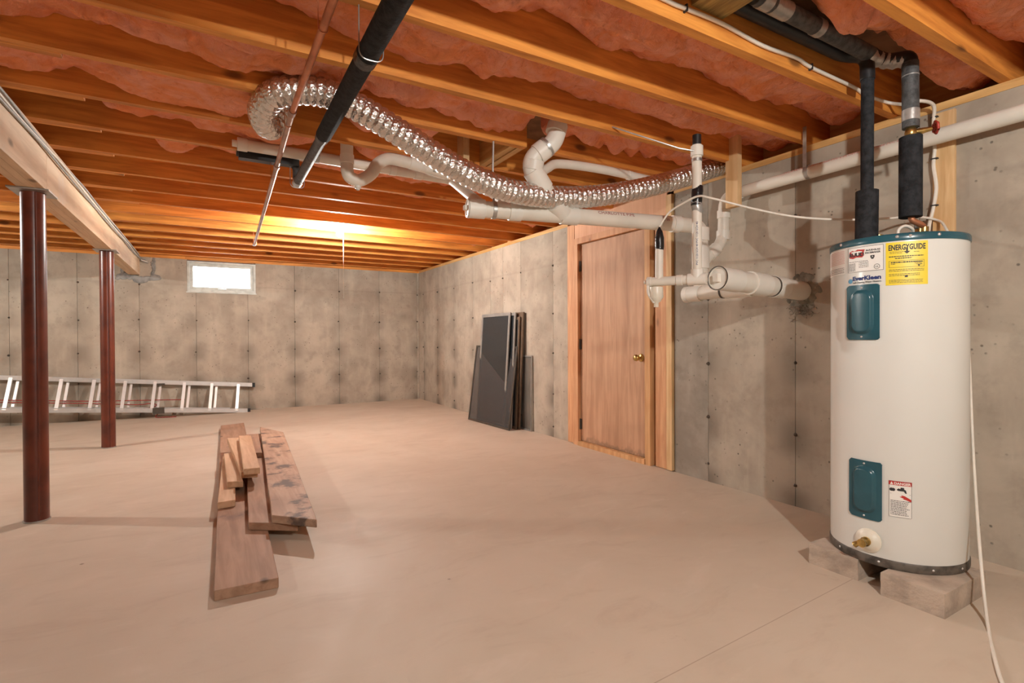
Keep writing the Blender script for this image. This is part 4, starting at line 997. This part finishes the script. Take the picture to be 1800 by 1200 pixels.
plank('lumber_offcut', (.160, 3.60), (.250, 3.57), (.118, 4.90), (.205, 4.87), .117, .154, 'offcut', 'pale offcut slanting under the topmost offcut', zb1=.117, group=g2)
plank('lumber_offcut', (.170, 3.51), (.258, 3.50), (.196, 4.74), (.282, 4.70), .155, .192, 'offcut', 'topmost pale offcut with dark smudges on its upper face', group=g2)

# ------------------------------------------------------------------ ladder lying along the back wall
ld = thing('extension_ladder', (-1.0, 7.8, 0), 'aluminium extension ladder lying on its edge along the back wall', 'ladder')
a_t, b_t = V((-4.2, 7.86, .735)), V((.505, 7.86, .348))
a_b, b_b = V((-4.2, 7.735, .370)), V((.440, 7.735, .020))
def lrail(a, b_, name, w=.024, h=.050, mat='alu'):
    bm = NB(); bar(bm, a, b_, w, h); return mk(name, bm, mat, ld)
lrail(a_t, b_t, 'rail'); lrail(a_b, b_b, 'rail')
sh = V((0, .045, -.004))
lrail(a_t + sh + V((.1, 0, -.008)), b_t + sh + V((-.22, 0, .008)), 'fly_rail', .020, .042); lrail(a_b + sh + V((.1, .0, .014)), b_b + sh + V((-.22, 0, .03)), 'fly_rail', .020, .042)
def rat(a, b_, x): return a.lerp(b_, (x - a.x) / (b_.x - a.x))
RX = [aY(px, 672, 7.86).x for px in (419, 372.6, 324.5, 273, 221, 166, 108.6)]
while RX[-1] > -3.9: RX.append(RX[-1] - .412 * 1.06)
def rung(x, off, r, nm):
    p, q = rat(a_b, b_b, x - .03) + off, rat(a_t, b_t, x) + off; bm = NB(); bar(bm, p, q, r * 2.2, r * 2, (0, 1, 0)); bevel(bm, r * .4, 1); return mk(nm, bm, 'rung', ld)
for x in RX: rung(x, V((0, 0, 0)), .0155, 'rung')
for x in RX[1:]: rung(x, sh + V((.055, 0, 0)), .012, 'fly_rung')
for p in (b_t, b_b): mk('rubber_foot', B(p.x - .012, p.y - .014, max(p.z - .03, 0.002), p.x + .022, p.y + .014, p.z + .027, bev=.004), 'blackpipe', ld)
for px in (4.0,):
    for a, b_ in ((a_t, b_t), (a_b, b_b)):
        p = rat(a, b_, RX[3]); mk('rung_lock', B(p.x - .02, p.y - .02, p.z - .045, p.x + .10, p.y + .02, p.z - .020 if a is a_t else p.z + .03, bev=.006), 'scrframe', ld)
ry = 7.775
rp = lambda px, py: aY(px, py, ry)
mk('rope', T([rp(-60, 700), rp(0, 703), rp(160, 705), rp(325, 702)], .0055, 8), 'rope', ld)
mk('rope', T(smooth([rp(-60, 705), rp(0, 707), rp(150, 709), rp(240, 711), rp(262, 709), rp(275, 711), rp(268, 716), rp(252, 717), rp(270, 719), rp(277, 726), rp(274, 733), aZ(290, 733, .006), aZ(310, 732, .006)], 5), .0055, 8), 'rope', ld)

# ------------------------------------------------------------------ window screens leaning on the right wall
def screen(bl, br, tl, tr, fwid, th, fmat, pmat, label, name='window_screen'):
    bl, br, tl, tr = map(V, (bl, br, tl, tr)); u = (br - bl); v = (tl - bl); n = u.cross(v).normalized()
    if n.x > 0: n = -n
    o = thing(name, (bl + br) / 2, label, 'screen', 'window screens leaning on the wall')
    uh, vh = u.normalized(), v.normalized(); bm = NB()
    obox(bm, bl, u, vh * fwid, n * th); obox(bm, tl - vh * fwid, u, vh * fwid, n * th)
    obox(bm, bl + vh * fwid, uh * fwid, v - 2 * vh * fwid, n * th); obox(bm, br + vh * fwid - uh * fwid, uh * fwid, v - 2 * vh * fwid, n * th)
    mk('frame', bm, fmat, o); bm = NB(); obox(bm, bl + vh * fwid + uh * fwid + n * th * .4, u - 2 * uh * fwid, v - 2 * vh * fwid, n * th * .15); mk('screen_mesh', bm, pmat, o)
    return o
f0, f1 = aZ(824, 737, 0), aZ(896, 757, 0)
screen(f0, f1, aX(838.5, 607, 2.79), aX(911, 611, 2.79), .022, .010, 'scrframe', 'mesh', 'dark bronze window screen standing foremost, low against the taller panes')
s0_, s1_ = aZ(830, 735, 0), aZ(884, 750.5, 0)
s0_.x = s1_.x = 2.745
screen((2.730, 5.53, 0), (2.730, 4.86, 0), aX(849, 553, 2.815), aX(897.5, 551, 2.815), .035, .012, 'scrlight', 'darkglass', 'tall silver-framed dark storm pane behind the low bronze screen', 'storm_pane')
screen((2.765, 5.52, 0), (2.765, 4.77, 0), (2.834, 5.53, 1.238), (2.834, 4.80, 1.236), .03, .012, 'scrlight', 'darkglass', 'grey-framed storm pane second in the leaning stack', 'storm_pane')
screen((2.795, 5.46, 0), (2.795, 4.72, 0), (2.850, 5.46, 1.19), (2.850, 4.745, 1.19), .03, .012, 'scrbrown', 'mesh', 'brown-framed screen third in the leaning stack, slightly shorter', 'storm_pane')
screen((2.825, 5.44, 0), (2.825, 4.70, 0), (2.876, 5.42, 1.24), (2.876, 4.70, 1.24), .05, .016, 'scrbrown', 'mesh', 'tall brown-framed screen closest to the wall in the stack', 'storm_pane')
screen((2.868, 5.3, 0), (2.868, 4.545, 0), (2.884, 5.3, .785), (2.884, 4.55, .785), .016, .008, 'scrlight', 'meshlight', 'pale see-through screen poking out behind the stack, flat to the wall')
